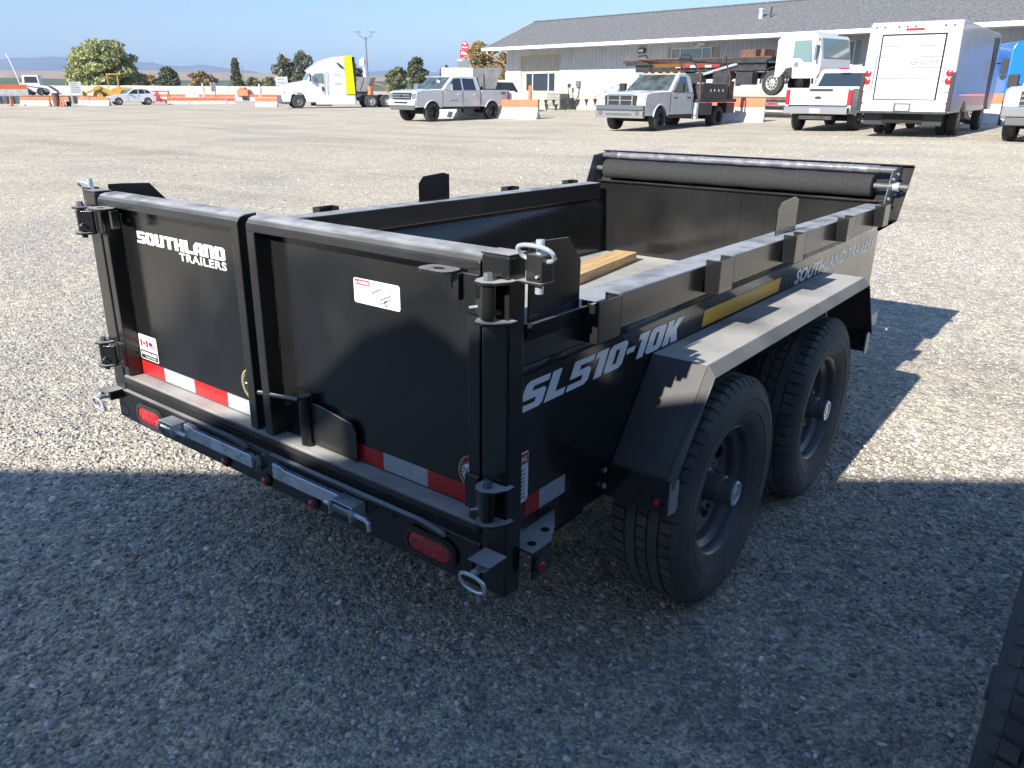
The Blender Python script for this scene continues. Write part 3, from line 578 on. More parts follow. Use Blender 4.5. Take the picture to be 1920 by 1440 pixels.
q = MB(); q.tube((-.84, 3.115, 1.188), (.84, 3.115, 1.188), .0165, 16); q.tube((-.79, 3.115, 1.188), (-.735, 3.115, 1.188), .0205, 16); q.tube((.705, 3.115, 1.188), (.76, 3.115, 1.188), .0205, 16); q.build('pipe_core', K['rim'], pipe)
# chassis
for s in (-1, 1):
    q = MB(); q.box(*sorted((s * .50, s * .56)), .03, 3.10, .415, .555); q.build('frame_rail', B, tr, bevel=.004)
    q = MB(); q.box(*sorted((s * .755, s * .800)), .20, 2.80, .455, .555); q.build('outer_rail', B, tr, bevel=.003)
    q = MB(); q.box(*sorted((s * .665, s * .755)), .30, .48, .395, .555); q.build('spring_hanger', B, tr, bevel=.004)
for y in (.35, 1.0, 1.7, 2.4): q = MB(); q.box(-.50, .50, y, y + .05, .50, .598); q.build('cross_member', B, tr)
q = MB(); q.prism([(-.45, 3.05), (.45, 3.05), (.05, 4.5), (-.05, 4.5)], 'z', .44, .53); q.build('drawbar', B, tr)
q = MB(); q.box(-.28, .28, 3.12, 3.50, .53, .86); q.build('pump_box', B, tr, bevel=.01)
q = MB(); q.tube((0, 4.2, .03), (0, 4.2, .95), .035, 16); q.lathe([(.10, 0), (.10, .02), (.0001, .03)], (0, 4.2, .0), 'z', 20); q.build('jack', B, tr)
q = MB(); q.box(.74, .84, 3.06, 3.24, .385, .455); q.build('front_marker_bracket', K['alu'], tr, bevel=.004)
q = MB(); q.tube((.78, 3.20, .375), (.90, 3.24, .365), .010, 10); q.tube((.78, 3.15, .35), (.86, 3.17, .34), .008, 10); q.build('ratchet_rod', K['zinc'], tr)

# fenders
FP = [(.500, .560), (.690, .822), (2.185, .822), (2.375, .560)]
for s in (-1, 1):
    X = lambda v: s * v
    def band(off, xo, xi):                           # sheet following the fender outline
        o_ = MB(); n = len(FP); c = 1.437
        P0 = FP; P1 = [(FP[0][0] + .005, .560), (FP[1][0] + .002, .818), (FP[2][0] - .002, .818), (FP[3][0] - .005, .560)]
        poly = P0 + P1[::-1]; o_.prism(poly, 'x', *sorted((X(xi), X(xo)))); return o_
    f = band(0, .985, .8215).build('fender', K['fender'], tr, bevel=.004, seg=3)
    # folded outer lip, sloping out and down
    lip = MB(); out = [(.490, .545), (.683, .792), (2.192, .792), (2.385, .545)]
    vs = [(X(.985), y, z) for y, z in FP] + [(X(1.012), y, z) for y, z in out] + [(X(.985), y + (.004 if k < 2 else -.004), z - .004) for k, (y, z) in enumerate(FP)] + [(X(1.0095), y + (.003 if k < 2 else -.003), z - .003) for k, (y, z) in enumerate(out)]
    fs = []
    for i in range(3): fs += [(i, i + 1, 4 + i + 1, 4 + i), (8 + i + 1, 8 + i, 12 + i, 12 + i + 1), (4 + i, 4 + i + 1, 12 + i + 1, 12 + i), (i + 1, i, 8 + i, 8 + i + 1)]
    lip.add(vs, fs); lip.build('fender_lip', K['fender'], f, bevel=.0015)
    for (y0, y1) in ((.494, .500), (2.375, 2.381)):
        q = MB(); q.box(*sorted((X(.775), X(.998))), y0, y1, .462, .560); o = q.build('fender_brace', B, tr, bevel=.001)
        yy = sorted((y0, y0 + (.045 if y0 < 1 else -.045))); q = MB(); q.prism([(yy[0], .466), (yy[1] - .008, .462), (yy[1], .470), (yy[1], .548), (yy[1] - .008, .557), (yy[0], .557)], 'x', *sorted((X(.9985), X(1.0035)))); q.build('brace_end', K['alu'], o)
        if y0 < 1:
            for z in (.538, .490):
                q = MB(); q.lathe([(.0095, 0), (.009, -.003), (.005, -.006), (.0001, -.007)], (X(.806), y0, z), 'y', 14); q.build('bolt', K['bolt'], o)
            if s > 0: small_lamp(.968, y0, .495, 'rear', o)

# wheels
def tyre_mesh():
    q = MB(); R0, hw = .3495, .093
    prof = [(.203, -.088), (.212, -.098), (.245, -.111), (.283, -.1165), (.315, -.114), (.335, -.106), (.346, -.096), (R0, -.085), (R0 + .0015, 0), (R0, .085), (.346, .096), (.335, .106), (.315, .114), (.300, .1165), (.299, .1178), (.296, .1178), (.295, .1165), (.283, .1165), (.262, .1145), (.2615, .1155), (.259, .1155), (.2585, .1135), (.245, .111), (.212, .098), (.203, .088), (.195, .085)]
    q.lathe(prof, (0, 0, 0), 'x', 96)
    n = 58; rows = [(-.086, -.056), (-.049, -.021), (-.0145, .0145), (.021, .049), (.056, .086)]
    for ri, (a, b) in enumerate(rows):
        for k in range(n):
            sh = .0 if ri in (0, 4) else .5 * (ri % 2); gap = .12 if ri != 2 else .05
            t0 = 2 * PI * (k + sh + gap / 2) / n; t1 = 2 * PI * (k + 1 + sh - gap / 2) / n; sk = .012 * (1 if ri % 2 else -1)
            vs = []
            for r in (.348, .3595 - (.002 if ri in (0, 4) else 0)):
                for t, x in ((t0, a), (t1 + sk, a), (t1, b), (t0 - sk, b)):
                    vs.append((x, r * math.cos(t), r * math.sin(t)))
            q.add(vs, [(4, 5, 6, 7), (0, 1, 5, 4), (1, 2, 6, 5), (2, 3, 7, 6), (3, 0, 4, 7)], 1)
    for sgn in (-1, 1):                              # shoulder lugs running down the sidewall
        for k in range(n):
            t0 = 2 * PI * (k + .10) / n; t1 = 2 * PI * (k + .86) / n; vs = []
            for (r, x), (r2, x2) in (((.3565, .087), (.345, .084)), ((.349, .0985), (.340, .094)), ((.333, .1085), (.330, .102))):
                for t in (t0, t1): vs.append((sgn * x, r * math.cos(t), r * math.sin(t)))
            for (r, x) in ((.344, .084), (.338, .093), (.328, .101)):
                for t in (t0, t1): vs.append((sgn * x, r * math.cos(t), r * math.sin(t)))
            q.add(vs, [(0, 1, 3, 2), (2, 3, 5, 4), (0, 2, 8, 6), (2, 4, 10, 8), (1, 7, 9, 3), (3, 9, 11, 5), (4, 5, 11, 10)])
    return q
def disc_with_holes(q, r_out, r_in, x0, x1, nh, rc, hr, hw, th):
    # annulus whose sectors each carry an oval hole
    m = 20
    for k in range(nh):
        a0 = 2 * PI * k / nh; a1 = 2 * PI * (k + 1) / nh; outl = []
        for i in range(5): t = a0 + (a1 - a0) * i / 5; outl.append((r_out, t))
        for i in range(5): outl.append((r_out + (r_in - r_out) * i / 5, a1))
        for i in range(5): t = a1 + (a0 - a1) * i / 5; outl.append((r_in, t))
        for i in range(5): outl.append((r_in + (r_out - r_in) * i / 5, a0))
        ac = (a0 + a1) / 2; cx, cy = rc * math.cos(ac), rc * math.sin(ac); ex = Vector((math.cos(ac), math.sin(ac))); ey = Vector((-ex.y, ex.x)); hole = []
        for rr, t in outl:
            p = Vector((rr * math.cos(t), rr * math.sin(t))) - Vector((cx, cy)); ang = math.atan2(p.dot(ey), p.dot(ex)); hole.append(Vector((cx, cy)) + ex * hr * math.cos(ang) + ey * hw * math.sin(ang))
        X = lambda rr: x0 + (x1 - x0) * (rr - r_in) / (r_out - r_in)
        vs = [(X(rr), rr * math.cos(t), rr * math.sin(t)) for rr, t in outl] + [(X(h_.length), h_.x, h_.y) for h_ in hole] + [(X(h_.length) - th, h_.x, h_.y) for h_ in hole]
        q.add(vs, [(i, (i + 1) % m, m + (i + 1) % m, m + i) for i in range(m)] + [(m + i, m + (i + 1) % m, 2 * m + (i + 1) % m, 2 * m + i) for i in range(m)])
def rim_mesh():
    q = MB()
    q.lathe([(.196, .082), (.2055, .085), (.2075, .090), (.204, .0925), (.198, .088), (.193, .078), (.1905, .060), (.183, .052), (.174, .046), (.170, .036), (.168, .010), (.166, -.02), (.170, -.05), (.190, -.07), (.205, -.09)], (0, 0, 0), 'x', 64)
    disc_with_holes(q, .168, .098, -.004, .022, 8, .134, .021, .029, .006)
    q.lathe([(.098, .022), (.090, .026), (.070, .020), (.056, .018), (.056, .030), (.0475, .034)], (0, 0, 0), 'x', 40)
    return q
def hub_mesh():
    q = MB(); q.lathe([(.046, .02), (.046, .080), (.044, .086), (.041, .088), (.041, .122), (.0385, .126)], (0, 0, 0), 'x', 32); return q
def cap_mesh():
    q = MB(); q.lathe([(.0385, .126), (.037, .1275), (.031, .1275), (.030, .124), (.014, .124), (.013, .1262), (.0001, .1262)], (0, 0, 0), 'x', 32); return q
def make_wheel(parent, x, y, flip, z=.360):
    w = tyre_mesh().build('wheel', [K['rubber'], K['tread']], parent, smooth=28, fix=False)
    w.location = (x, y, z); w.rotation_euler = (random.uniform(0, 1), 0, PI if flip else 0)
    rm = rim_mesh().build('rim', K['rim'], w, smooth=30); h = hub_mesh().build('hub', K['rim'], w, smooth=30); cp = cap_mesh().build('hub_cap', K['zinc'], w, smooth=30)
    q = MB()
    for k in range(6): t = 2 * PI * k / 6 + .3; a, b = .077 * math.cos(t), .077 * math.sin(t); q.tube((.018, a, b), (.040, a, b), .0095, 6, r1=.0085); q.tube((.040, a, b), (.050, a, b), .0055, 8)
    q.build('lug_nut', K['bolt'], w)
    dk = MB(); dk.lathe([(.0001, -.03), (.168, -.03)], (0, 0, 0), 'x', 32); dk.build('brake_drum', K['dark'], w)
    return w
w0 = make_wheel(tr, .892, .923, False)
ex = decal('wheel_sticker', flat([(0, 0), (.042, 0), (.042, .018), (0, .018)]), K['white_dec'], w0, plane((.028, .085, .105), (0, 1, .35), (0, -.35, 1)), .002); 
def clone_wheel(x, y, flip, parent=None):
    c = w0.copy(); link(c); c.parent = parent or tr; c.location = (x, y, .360); c.rotation_euler = (random.uniform(0, 6), 0, PI if flip else 0)
    for ch in w0.children:
        if ch.name.startswith('wheel_sticker'): continue
        k = ch.copy(); link(k); k.parent = c
    return c
w0.rotation_euler = (0.1, 0, 0)
clone_wheel(.892, 1.813, False); clone_wheel(-.892, .923, True); clone_wheel(-.892, 1.813, True)
for y in (.923, 1.813): q = MB(); q.tube((-.80, y, .36), (.80, y, .36), .035, 14); q.build('axle', B, tr)
for s in (-1, 1): q = MB(); q.path([(s * .64, .50, .46), (s * .64, .923, .41), (s * .64, 1.35, .47), (s * .64, 1.813, .41), (s * .64, 2.25, .46)], .02, 6); q.build('leaf_spring', B, tr)
q = MB(); q.box(.757, .762, 1.32, 1.46, .50, .56); q.build('trailer_badge', K['white_dec'], tr)

# timber lying in the bed
tb = MB(); tb.box(-.075, .060, -.42, .42, 0, .052); o = tb.build('timber_board', K['wood'], bevel=.003); tag(o, 'short pale timber lying on the dusty floor of the dump trailer', 'timber')
o.matrix_world = TM @ Matrix.Translation((-.42, 2.42, .6205)) @ Matrix.Rotation(R_(8), 4, 'Z')

# ------------------------------------------------------------------ neighbour trailer, of which the photograph shows one tyre and fender at the lower right
nb = thing('utility_trailer', 'black trailer at the lower right edge showing only a tyre and fender edge', 'trailer')
nb.location = (0, 0, 0)
NX, NY = 2.67, -.10
c = clone_wheel(NX - .80, NY + .62, True, nb); c.parent = nb
c = clone_wheel(NX - .80, NY - .27, True, nb)
c = clone_wheel(NX + .80, NY + .62, False, nb); c = clone_wheel(NX + .80, NY - .27, False, nb)
q = MB(); q.prism([(NY - .72, .45), (NY - .62, .765), (NY + .98, .765), (NY + 1.09, .45), (NY + 1.083, .45), (NY + .975, .758), (NY - .615, .758), (NY - .713, .45)], 'x', NX - .80, NX - .62); q.build('fender', K['fender'], nb, bevel=.003)
q = MB(); q.box(NX - .66, NX + .66, NY - 1.6, NY + 2.3, .45, .60); q.build('trailer_bed', B, nb, bevel=.005)
q = MB(); q.box(NX - .66, NX - .63, NY - 1.6, NY + 2.3, .60, .95); q.box(NX + .63, NX + .66, NY - 1.6, NY + 2.3, .60, .95); q.build('side_rail', B, nb)
q = MB(); q.prism([(NX - .3, NY + 2.3), (NX + .3, NY + 2.3), (NX + .04, NY + 3.4), (NX - .04, NY + 3.4)], 'z', .45, .52); q.tube((NX, NY + 3.2, .0), (NX, NY + 3.2, .8), .03, 12); q.build('drawbar', B, nb)

# ------------------------------------------------------------------ unseen trailer-shaped stand-in, added behind the camera to cast the foreground shadow
K['white_skin'] = pbr('white_trailer_skin', (.55, .55, .53), .4, var=(2, .85, 1.1))
ct = thing('shadow_caster', 'unseen trailer shaped stand-in added behind the viewer to shade the foreground', 'shadow caster', (-.02, -3.83, 0), math.atan(.755))
q = MB(); q.box(-7, -.22, -2.4, 0, .75, 3.0); q.box(-.22, .22, -2.4, 0, .75, 2.80); q.box(.22, .62, -2.4, 0, .75, 3.0); q.box(.62, 6, -2.4, 0, .75, 3.0); q.build('caster_box', K['white_skin'], ct, bevel=.02)  # top edge notched to let sun patches through onto the doors
q = MB(); q.prism([(-.22, 2.99), (.05, 3.03), (.30, 3.11), (.52, 3.11), (.66, 3.03), (.66, 2.96), (.5, 3.03), (.30, 3.03), (.05, 2.95), (-.22, 2.91)], 'y', -.08, -.001); q.box(.20, .29, -.06, -.002, 2.80, 3.02); q.build('shadow_bar', K['rim'], ct)  # bent bar and post added to shape the shadow edge on the doors
q = MB(); q.box(-7, 6, -2.35, -.03, .18, .75); q.build('side_skirt', K['rim'], ct)
for x in (-6, -4.9, 4.4, 5.3):
    q = MB(); q.tube((x, -.32, .5), (x, -.06, .5), .5, 32); q.build('wheel', K['rubber'], ct)
# ================================================================== background
K['white_car'] = pbr('white_car_paint', (.70, .71, .73), .3, coat=.7, var=(1.5, .95, 1.03))
K['white_dirty'] = pbr('worn_white_paint', (.66, .67, .68), .42, coat=.2, var=(3, .82, 1.06))
K['glass'] = pbr('dark_tinted_glass', (.018, .024, .028), .04, coat=1., spec=.9)
K['glass_ws'] = pbr('greenish_windshield', (.075, .10, .10), .04, coat=1., spec=.9, var=(2.5, .4, 1.6))
K['glass_green'] = pbr('pale_window_glass', (.16, .24, .24), .05, coat=1., spec=.8)
K['chrome'] = pbr('chrome_trim', (.72, .74, .76), .12, metal=1)
K['plastic'] = pbr('black_plastic_trim', (.02, .02, .021), .5)
K['greypl'] = pbr('grey_bumper_plastic', (.10, .105, .11), .55)
K['lampglass'] = pbr('clear_headlight', (.62, .62, .58), .12, coat=1, var=(20, .6, 1.1))
K['lampgrey'] = pbr('smoked_headlight', (.16, .165, .17), .1, coat=1, var=(18, .5, 1.6))
K['tan_steel'] = pbr('faded_tan_steel', (.30, .20, .10), .6, var=(3, .6, 1.3))
K['tail'] = pbr('tail_lamp_red', (.5, .01, .02), .2, coat=.8)
K['amber'] = pbr('amber_lens', (.75, .32, .02), .25, coat=.6)
K['bgtyre'] = pbr('old_tyre_rubber', (.035, .035, .035), .85, var=(8, .7, 1.5))
K['steelrim'] = pbr('pale_wheel_steel', (.5, .5, .49), .45, metal=.4, var=(14, .6, 1.1))
K['blackrim'] = pbr('gloss_black_wheel', (.02, .02, .022), .3, coat=.4)
K['orange'] = pbr('barrier_orange_paint', (.66, .17, .07), .6, var=(2.2, .85, 1.1))
K['barrier'] = pbr('barrier_white_paint', (.62, .61, .59), .7, var=(2.5, .7, 1.05), bump=(12, .2, .01))
K['conc'] = pbr('pale_concrete', (.42, .40, .36), .85, var=(2, .85, 1.1))
K['siding'] = pbr('white_ribbed_siding', (.53, .56, .59), .45, var=(1.2, .86, 1.05))
K['cream'] = pbr('cream_lap_board', (.62, .56, .42), .6, var=(2, .93, 1.05))
K['trimw'] = pbr('white_trim', (.78, .78, .78), .4)
K['shingle'] = pbr('grey_asphalt_shingle', (.145, .148, .155), .9, var=(9, .6, 1.5), bump=(30, .6, .02))
K['rust'] = pbr('rusty_brown_steel', (.13, .065, .045), .75, var=(9, .6, 1.5))
K['blacksteel'] = pbr('black_worn_steel', (.03, .031, .034), .5, var=(5, .6, 1.7))
K['yellow'] = pbr('loader_yellow_paint', (.62, .36, .05), .5, var=(3, .75, 1.1))
K['lime'] = pbr('fluorescent_lime_panel', (.62, .88, .0), .4)
K['bluecab'] = pbr('bright_blue_paint', (.01, .17, .62), .3, coat=.7)
K['greybox'] = pbr('grey_machinery', (.16, .165, .17), .5, var=(4, .8, 1.2))
K['bark'] = pbr('tree_bark', (.12, .095, .07), .9, var=(6, .6, 1.3))
K['signw'] = pbr('sign_face_white', (.7, .71, .72), .4)
K['signr'] = pbr('sign_face_red', (.62, .015, .03), .35)
K['polegrey'] = pbr('galvanised_pole', (.22, .23, .25), .45, metal=.5)

# ---------------- far hills and mountains
def ridge(name, d0, d1, prof, m, seed, a0=-62, a1=60, n=260, lab=None):
    r_ = np.random.default_rng(seed); an = np.linspace(R_(a0), R_(a1), n); k = np.arange(n)
    h = np.zeros(n)
    for o in range(1, 8): h += np.sin(an * 1.9 ** o * 5.3 + r_.uniform(0, 7)) / 1.9 ** (o * .7)
    h = prof(an, h); rows = 9; vs = []; fs = []
    for i in range(rows):
        t = i / (rows - 1); d = d0 + (d1 - d0) * t
        jit = np.array([0]) if i in (0,) else r_.normal(0, .05, n) * (1 if i < rows - 1 else 0)
        for j in range(n):
            z = h[j] * (t ** 1.25 + (jit[j] if len(jit) > 1 else 0)) - (3 if i == 0 else 0)
            p = CAM + (FH * math.cos(an[j]) + RH * math.sin(an[j])) * d; vs.append((p.x, p.y, z))
    for j in range(n):                               # back face
        p = CAM + (FH * math.cos(an[j]) + RH * math.sin(an[j])) * (d1 + (d1 - d0)); vs.append((p.x, p.y, -3))
    for i in range(rows):
        for j in range(n - 1): fs.append((i * n + j, i * n + j + 1, (i + 1) * n + j + 1, (i + 1) * n + j))
    q = MB(); q.v = vs; q.f = fs; q.m = [0] * len(fs); o = q.build(name, m, smooth=80, fix=False); tag(o, kind='structure'); return o
K['mount'] = pbr('far_mountain_scrub', (.10, .095, .085), .95, var=(.0016, .6, 1.6))
K['tan'] = pbr('dry_grass_hill', (.40, .29, .18), .95, var=(.006, .85, 1.15))
K['field'] = pbr('green_field', (.09, .12, .065), .95, var=(.01, .8, 1.3))
ridge('mountains', 6000, 9000, lambda a, h: 180 + 62 * h * .95 + 60 * np.clip(-a - .22, 0, .35) * 2, K['mount'], 4)
ridge('hills', 1500, 2600, lambda a, h: 43 + 4.5 * h - 7 * np.clip(a + .25, 0, .5), K['tan'], 9)
ridge('field', 520, 900, lambda a, h: 9.0 + .5 * h, K['field'], 12)

# ---------------- trees
def leaf_mat(name, c, v=.5):
    m = bpy.data.materials.new(name); m.use_nodes = True; nt = m.node_tree; b = nt.nodes['Principled BSDF']; b.inputs['Roughness'].default_value = .6
    a = nt.nodes.new('ShaderNodeAttribute'); a.attribute_name = 'leaf'; mx = nt.nodes.new('ShaderNodeMix'); mx.data_type = 'RGBA'; mx.blend_type = 'MULTIPLY'; mx.inputs[0].default_value = 1; mx.inputs[6].default_value = (*c, 1)
    nt.links.new(a.outputs['Color'], mx.inputs[7]); nt.links.new(mx.outputs[2], b.inputs['Base Color'])
    tr_ = nt.nodes.new('ShaderNodeBsdfTranslucent'); nt.links.new(mx.outputs[2], tr_.inputs[0]); ms = nt.nodes.new('ShaderNodeMixShader'); ms.inputs[0].default_value = .25
    nt.links.new(b.outputs[0], ms.inputs[1]); nt.links.new(tr_.outputs[0], ms.inputs[2]); nt.links.new(ms.outputs[0], nt.nodes['Material Output'].inputs[0]); return m
def leaves(parent, blobs, n, size, m, tint2=None):
    pts = []; wts = np.array([b[1][0] * b[1][1] * b[1][2] for b in blobs]) ** .75; wts = wts / wts.sum(); cols = []
    for (c, r), w in zip(blobs, wts):
        k = max(8, int(n * w)); v = rng.normal(size=(k, 3)); v /= np.linalg.norm(v, axis=1)[:, None]; rad = rng.uniform(.25, 1.0, k) ** .45; rad *= 1 + .12 * np.sin(v[:, 0] * 7 + c[0]) * np.sin(v[:, 2] * 6 + c[1])
        pts.append(v * rad[:, None] * np.array(r) + np.array(c)); tn = rng.uniform(.72, 1.2); cols.append(np.full(k, tn) * rng.uniform(.75, 1.25, k))
    P = np.concatenate(pts); cc = np.concatenate(cols); k = len(P); a = rng.normal(size=(k, 3)); a /= np.linalg.norm(a, axis=1)[:, None]; b = rng.normal(size=(k, 3)); b -= a * (a * b).sum(1)[:, None]; b /= np.linalg.norm(b, axis=1)[:, None]
    s = size * rng.uniform(.6, 1.3, k)[:, None]; V = np.stack([P - a * s - b * s * .5, P + a * s - b * s * .5, P + a * s * .7 + b * s * .6, P - a * s * .8 + b * s * .55], 1).reshape(-1, 3)
    me = bpy.data.meshes.new('crown'); me.vertices.add(len(V)); me.vertices.foreach_set('co', V.ravel().astype('f4')); me.loops.add(k * 4); me.loops.foreach_set('vertex_index', np.arange(k * 4, dtype='i4')); me.polygons.add(k); me.polygons.foreach_set('loop_start', np.arange(0, k * 4, 4, dtype='i4')); me.update()
    C3 = np.stack([cc, cc, cc, np.ones(k)], 1)
    if tint2 is not None: sel = rng.uniform(0, 1, k) < tint2[1]; C3[sel, :3] *= np.array(tint2[0])
    at_ = me.attributes.new('leaf', 'FLOAT_COLOR', 'POINT'); at_.data.foreach_set('color', np.repeat(C3, 4, axis=0).ravel().astype('f4')); me.materials.append(m)
    o = bpy.data.objects.new('crown', me); link(o, parent); return o
def tree(name, label, lat, d, h, w, m, n, size, trunk=.3, shape='round', tint2=None, base=.15, group=None, cat='tree'):
    t = thing(name, label, cat, at(lat, d), random.uniform(0, 6), group); q = MB(); tr_ = max(.05, w * .035)
    q.tube((0, 0, -.1), (0, 0, h * .45), tr_, 8, r1=tr_ * .6); blobs = []; nb = 30 if shape == 'round' else 15
    for i in range(nb):
        a = 2 * PI * (i * .618 % 1); f_ = (i + .5) / nb
        if shape == 'round':
            z = h * (base + .12 + (.94 - base - .20) * f_); rr = w * .5 * .60 * math.sin(PI * min(1, .25 + .62 * f_ + .08)) ** .7 * random.uniform(.95, 1.28); r = (w * .15 * random.uniform(.7, 1.35), w * .15, h * .10 * random.uniform(.7, 1.4))
        elif shape == 'column':
            z = h * (base + (.93 - base) * f_); rr = w * .5 * .45 * (1 - f_ * .85) * random.uniform(.4, 1.2); r = (w * .34 * (1 - f_ * .62), w * .34 * (1 - f_ * .62), h * .12)
        else:
            z = h * (base + .1 + .75 * f_); rr = w * .5 * .75 * math.sin(PI * (.2 + .7 * f_)) * random.uniform(.4, 1.2); r = (w * .19 * random.uniform(.7, 1.3), w * .19, h * .11 * random.uniform(.7, 1.3))
        c = (rr * math.cos(a), rr * math.sin(a), z); q.tube((0, 0, h * (.12 + .3 * f_)), c, tr_ * .4, 5, r1=tr_ * .12); blobs.append((c, r))
    if shape == 'round': blobs.append(((0, 0, h * .56), (w * .26, w * .26, h * .27)))
    q.build('trunk', K['bark'], t, fix=False); leaves(t, blobs, n, size, m, tint2); return t
LG = leaf_mat('green_yellow_leaves', (.42, .42, .17)); LD = leaf_mat('dark_green_leaves', (.12, .145, .085)); LM = leaf_mat('mid_green_leaves', (.21, .23, .11)); LO = leaf_mat('autumn_tan_leaves', (.36, .25, .11)); LR = leaf_mat('reddish_leaves', (.24, .11, .08))
def px(u, d): return (u - 960) / 1551 * d        # metres right of the view axis for a distance d
tree('broad_tree', 'large round green and yellow tree behind the yellow loader', px(198, 112), 112, 7.9, 11.0, LG, 13500, .17, base=.04, tint2=((.75, .9, 1.1), .45))
tree('autumn_bush', 'small tan autumn bush at the right foot of the large round tree', px(250, 118), 118, 3.6, 3.8, LO, 2000, .15, shape='open')
tree('dark_tree', 'dark green bushy tree alone before the tan hill, with tan bushes at its sides', px(316, 140), 140, 5.1, 4.0, LD, 4200, .17)
tree('autumn_bush', 'tan bush left of the dark bushy tree', px(283, 142), 142, 3.3, 3.2, LO, 1500, .16, shape='open')
tree('autumn_tree', 'wide thin tan tree right of the dark bushy tree', px(378, 150), 150, 4.1, 4.8, LO, 2400, .17, shape='open', tint2=((.6, .8, .8), .3))
tree('column_tree', 'tall dark green tapering tree before the hills, left of the semi truck', px(443, 145), 145, 6.4, 3.5, LD, 5200, .17, shape='column', base=.05)
tree('green_bush', 'low pale green bush just right of the tapering tree', px(472, 170), 170, 3.4, 3.6, LM, 1400, .18, shape='open')
tree('green_bush', 'rounded green bush half way between tapering tree and semi truck', px(503, 160), 160, 3.9, 3.0, LM, 1700, .17)
tree('thin_tree', 'thin brownish tree showing just before the nose of the semi truck', px(533, 120), 120, 5.6, 3.4, LD, 2200, .15, shape='open', tint2=((1.8, 1.2, 1.0), .3))
tree('thin_tree', 'thin dark tree top showing over the sloping roof of the semi truck', px(566, 120), 120, 6.2, 3.6, LD, 2200, .15, shape='open', tint2=((1.8, 1.2, 1.0), .3))
tree('red_tree', 'reddish green tree behind the rear of the semi truck', px(652, 120), 120, 5.0, 4.8, LR, 3200, .15, shape='open', tint2=((.5, 1.5, .8), .5))
tree('green_tree', 'green tree left of the pair above the hood of the white crew cab pickup', px(742, 120), 120, 4.2, 3.6, LM, 2400, .15, shape='open')
tree('green_tree', 'taller dark tree of the pair above the white crew cab pickup', px(780, 112), 112, 5.2, 3.2, LD, 2800, .14, shape='open', tint2=((1.6, 1.4, 1.1), .4))
tree('small_tree', 'small dark tree top showing right above the pickup cab', px(832, 130), 130, 4.4, 2.4, LD, 900, .15, shape='open')
tree('orange_tree', 'broad orange tan autumn tree beside the red pole sign', px(905, 105), 105, 6.6, 5.8, LO, 5200, .15, shape='open', tint2=((.7, 1.0, .7), .25))
tree('orange_tree', 'narrow orange autumn tree against the left end of the building', px(943, 100), 100, 5.3, 2.6, LO, 1800, .15, shape='open')

# ---------------- long white wall of panels
def yaw_of(p0, p1): return math.atan2(p1[1] - p0[1], p1[0] - p0[0])
A0 = at(px(70, 106), 106); A1 = at(px(645, 109), 109)
wl_ = thing('white_wall', 'long low white panel wall across the far side of the yard', 'wall', A0, yaw_of(A0, A1)); Lw = math.dist(A0[:2], A1[:2]); n = 18
for i in range(n): q = MB(); q.box(Lw * i / n + .02, Lw * (i + 1) / n - .02, -.06, .06, 0, 1.74 + random.uniform(-.04, .04)); q.build('wall_panel', K['barrier'], wl_)
# loading ramp at the far left
t = thing('loading_ramp', 'grey retaining ramp with orange and white barriers on top at the left edge', 'ramp', at(px(-20, 78), 78), yaw_of(at(px(-20, 78), 78), at(px(150, 82), 82)))
q = MB(); q.box(-6, 8.6, 0, 6, 0, .72); 
for k in range(28): q.box(-5.9 + k * .52, -5.66 + k * .52, -.06, 0, 0, .72)
q.build('ramp_body', K['greybox'], t)
q = MB(); q.box(-6, 3.0, .1, .5, .72, 1.32); q.build('barrier_base', K['barrier'], t); q = MB(); q.box(-6, 3.0, .12, .48, 1.32, 1.74); q.build('barrier_cap', K['orange'], t)

# ---------------- concrete barriers, white below and orange above
def barrier(u0, u1, d0, d1, label, h=.81, cap=.30, group='orange and white concrete barriers', gapv=0, name='concrete_barrier'):
    a = at(px(u0, d0), d0); b = at(px(u1, d1), d1); Ln = math.dist(a[:2], b[:2]); o = thing(name, label, 'barrier', a, yaw_of(a, b), group)
    f = h / .81; hc = h - cap
    q = MB(); q.prism([(-.30 * f, 0), (.30 * f, 0), (.30 * f, .06), (.14 * f, .30 * f), (.11 * f, hc), (-.11 * f, hc), (-.14 * f, .30 * f), (-.30 * f, .06)], 'x', 0, Ln - .04); q.build('barrier_base', K['barrier'], o, bevel=.01)
    q = MB(); q.prism([(-.112 * f, hc), (.112 * f, hc), (.08 * f, h), (-.08 * f, h)], 'x', 0.001, Ln - .041); q.build('barrier_cap', K['orange'], o, bevel=.01)
    return o
barrier(812, 893, 43.5, 43.0, 'orange and white barrier seen beneath the white crew cab pickup')
barrier(893, 970, 43.0, 42.6, 'orange and white barrier just behind the rear wheel of the crew cab pickup', h=.95, cap=.36)
barrier(969, 1009, 41.6, 41.2, 'short orange and white barrier standing left of the orange bollard', h=.95, cap=.36)
barrier(1335, 1438, 34.2, 33.4, 'orange and white barrier between the flatbed pickup and the white rear facing pickup', h=.97, cap=.36)
barrier(1838, 1884, 30.6, 30.2, 'orange and white barrier below the blue semi truck at right', h=1.1, cap=.36)
barrier(1884, 1990, 30.2, 29.6, 'barrier at the right edge behind the silver pickup', h=1.1, cap=.36)
barrier(31, 124, 71, 71.5, 'orange topped barrier behind the orange cones', h=.74)
barrier(141, 163, 75, 75, 'short barrier left of the white suv between sign and suv', h=.74)
barrier(163, 200, 73, 73, 'white barrier directly behind the nose of the suv', h=.74)
barrier(308, 420, 80, 82, 'long low barrier right of the white suv', h=.64)
barrier(420, 436, 82, 82.4, 'short white barrier end piece at the right of the long low barrier', h=.62)
barrier(474, 516, 72, 72, 'barrier directly in front of the semi truck bumper', h=.72)
barrier(275, 344, 100, 101, 'far barrier behind the suv with red sawhorses before it', h=.78)
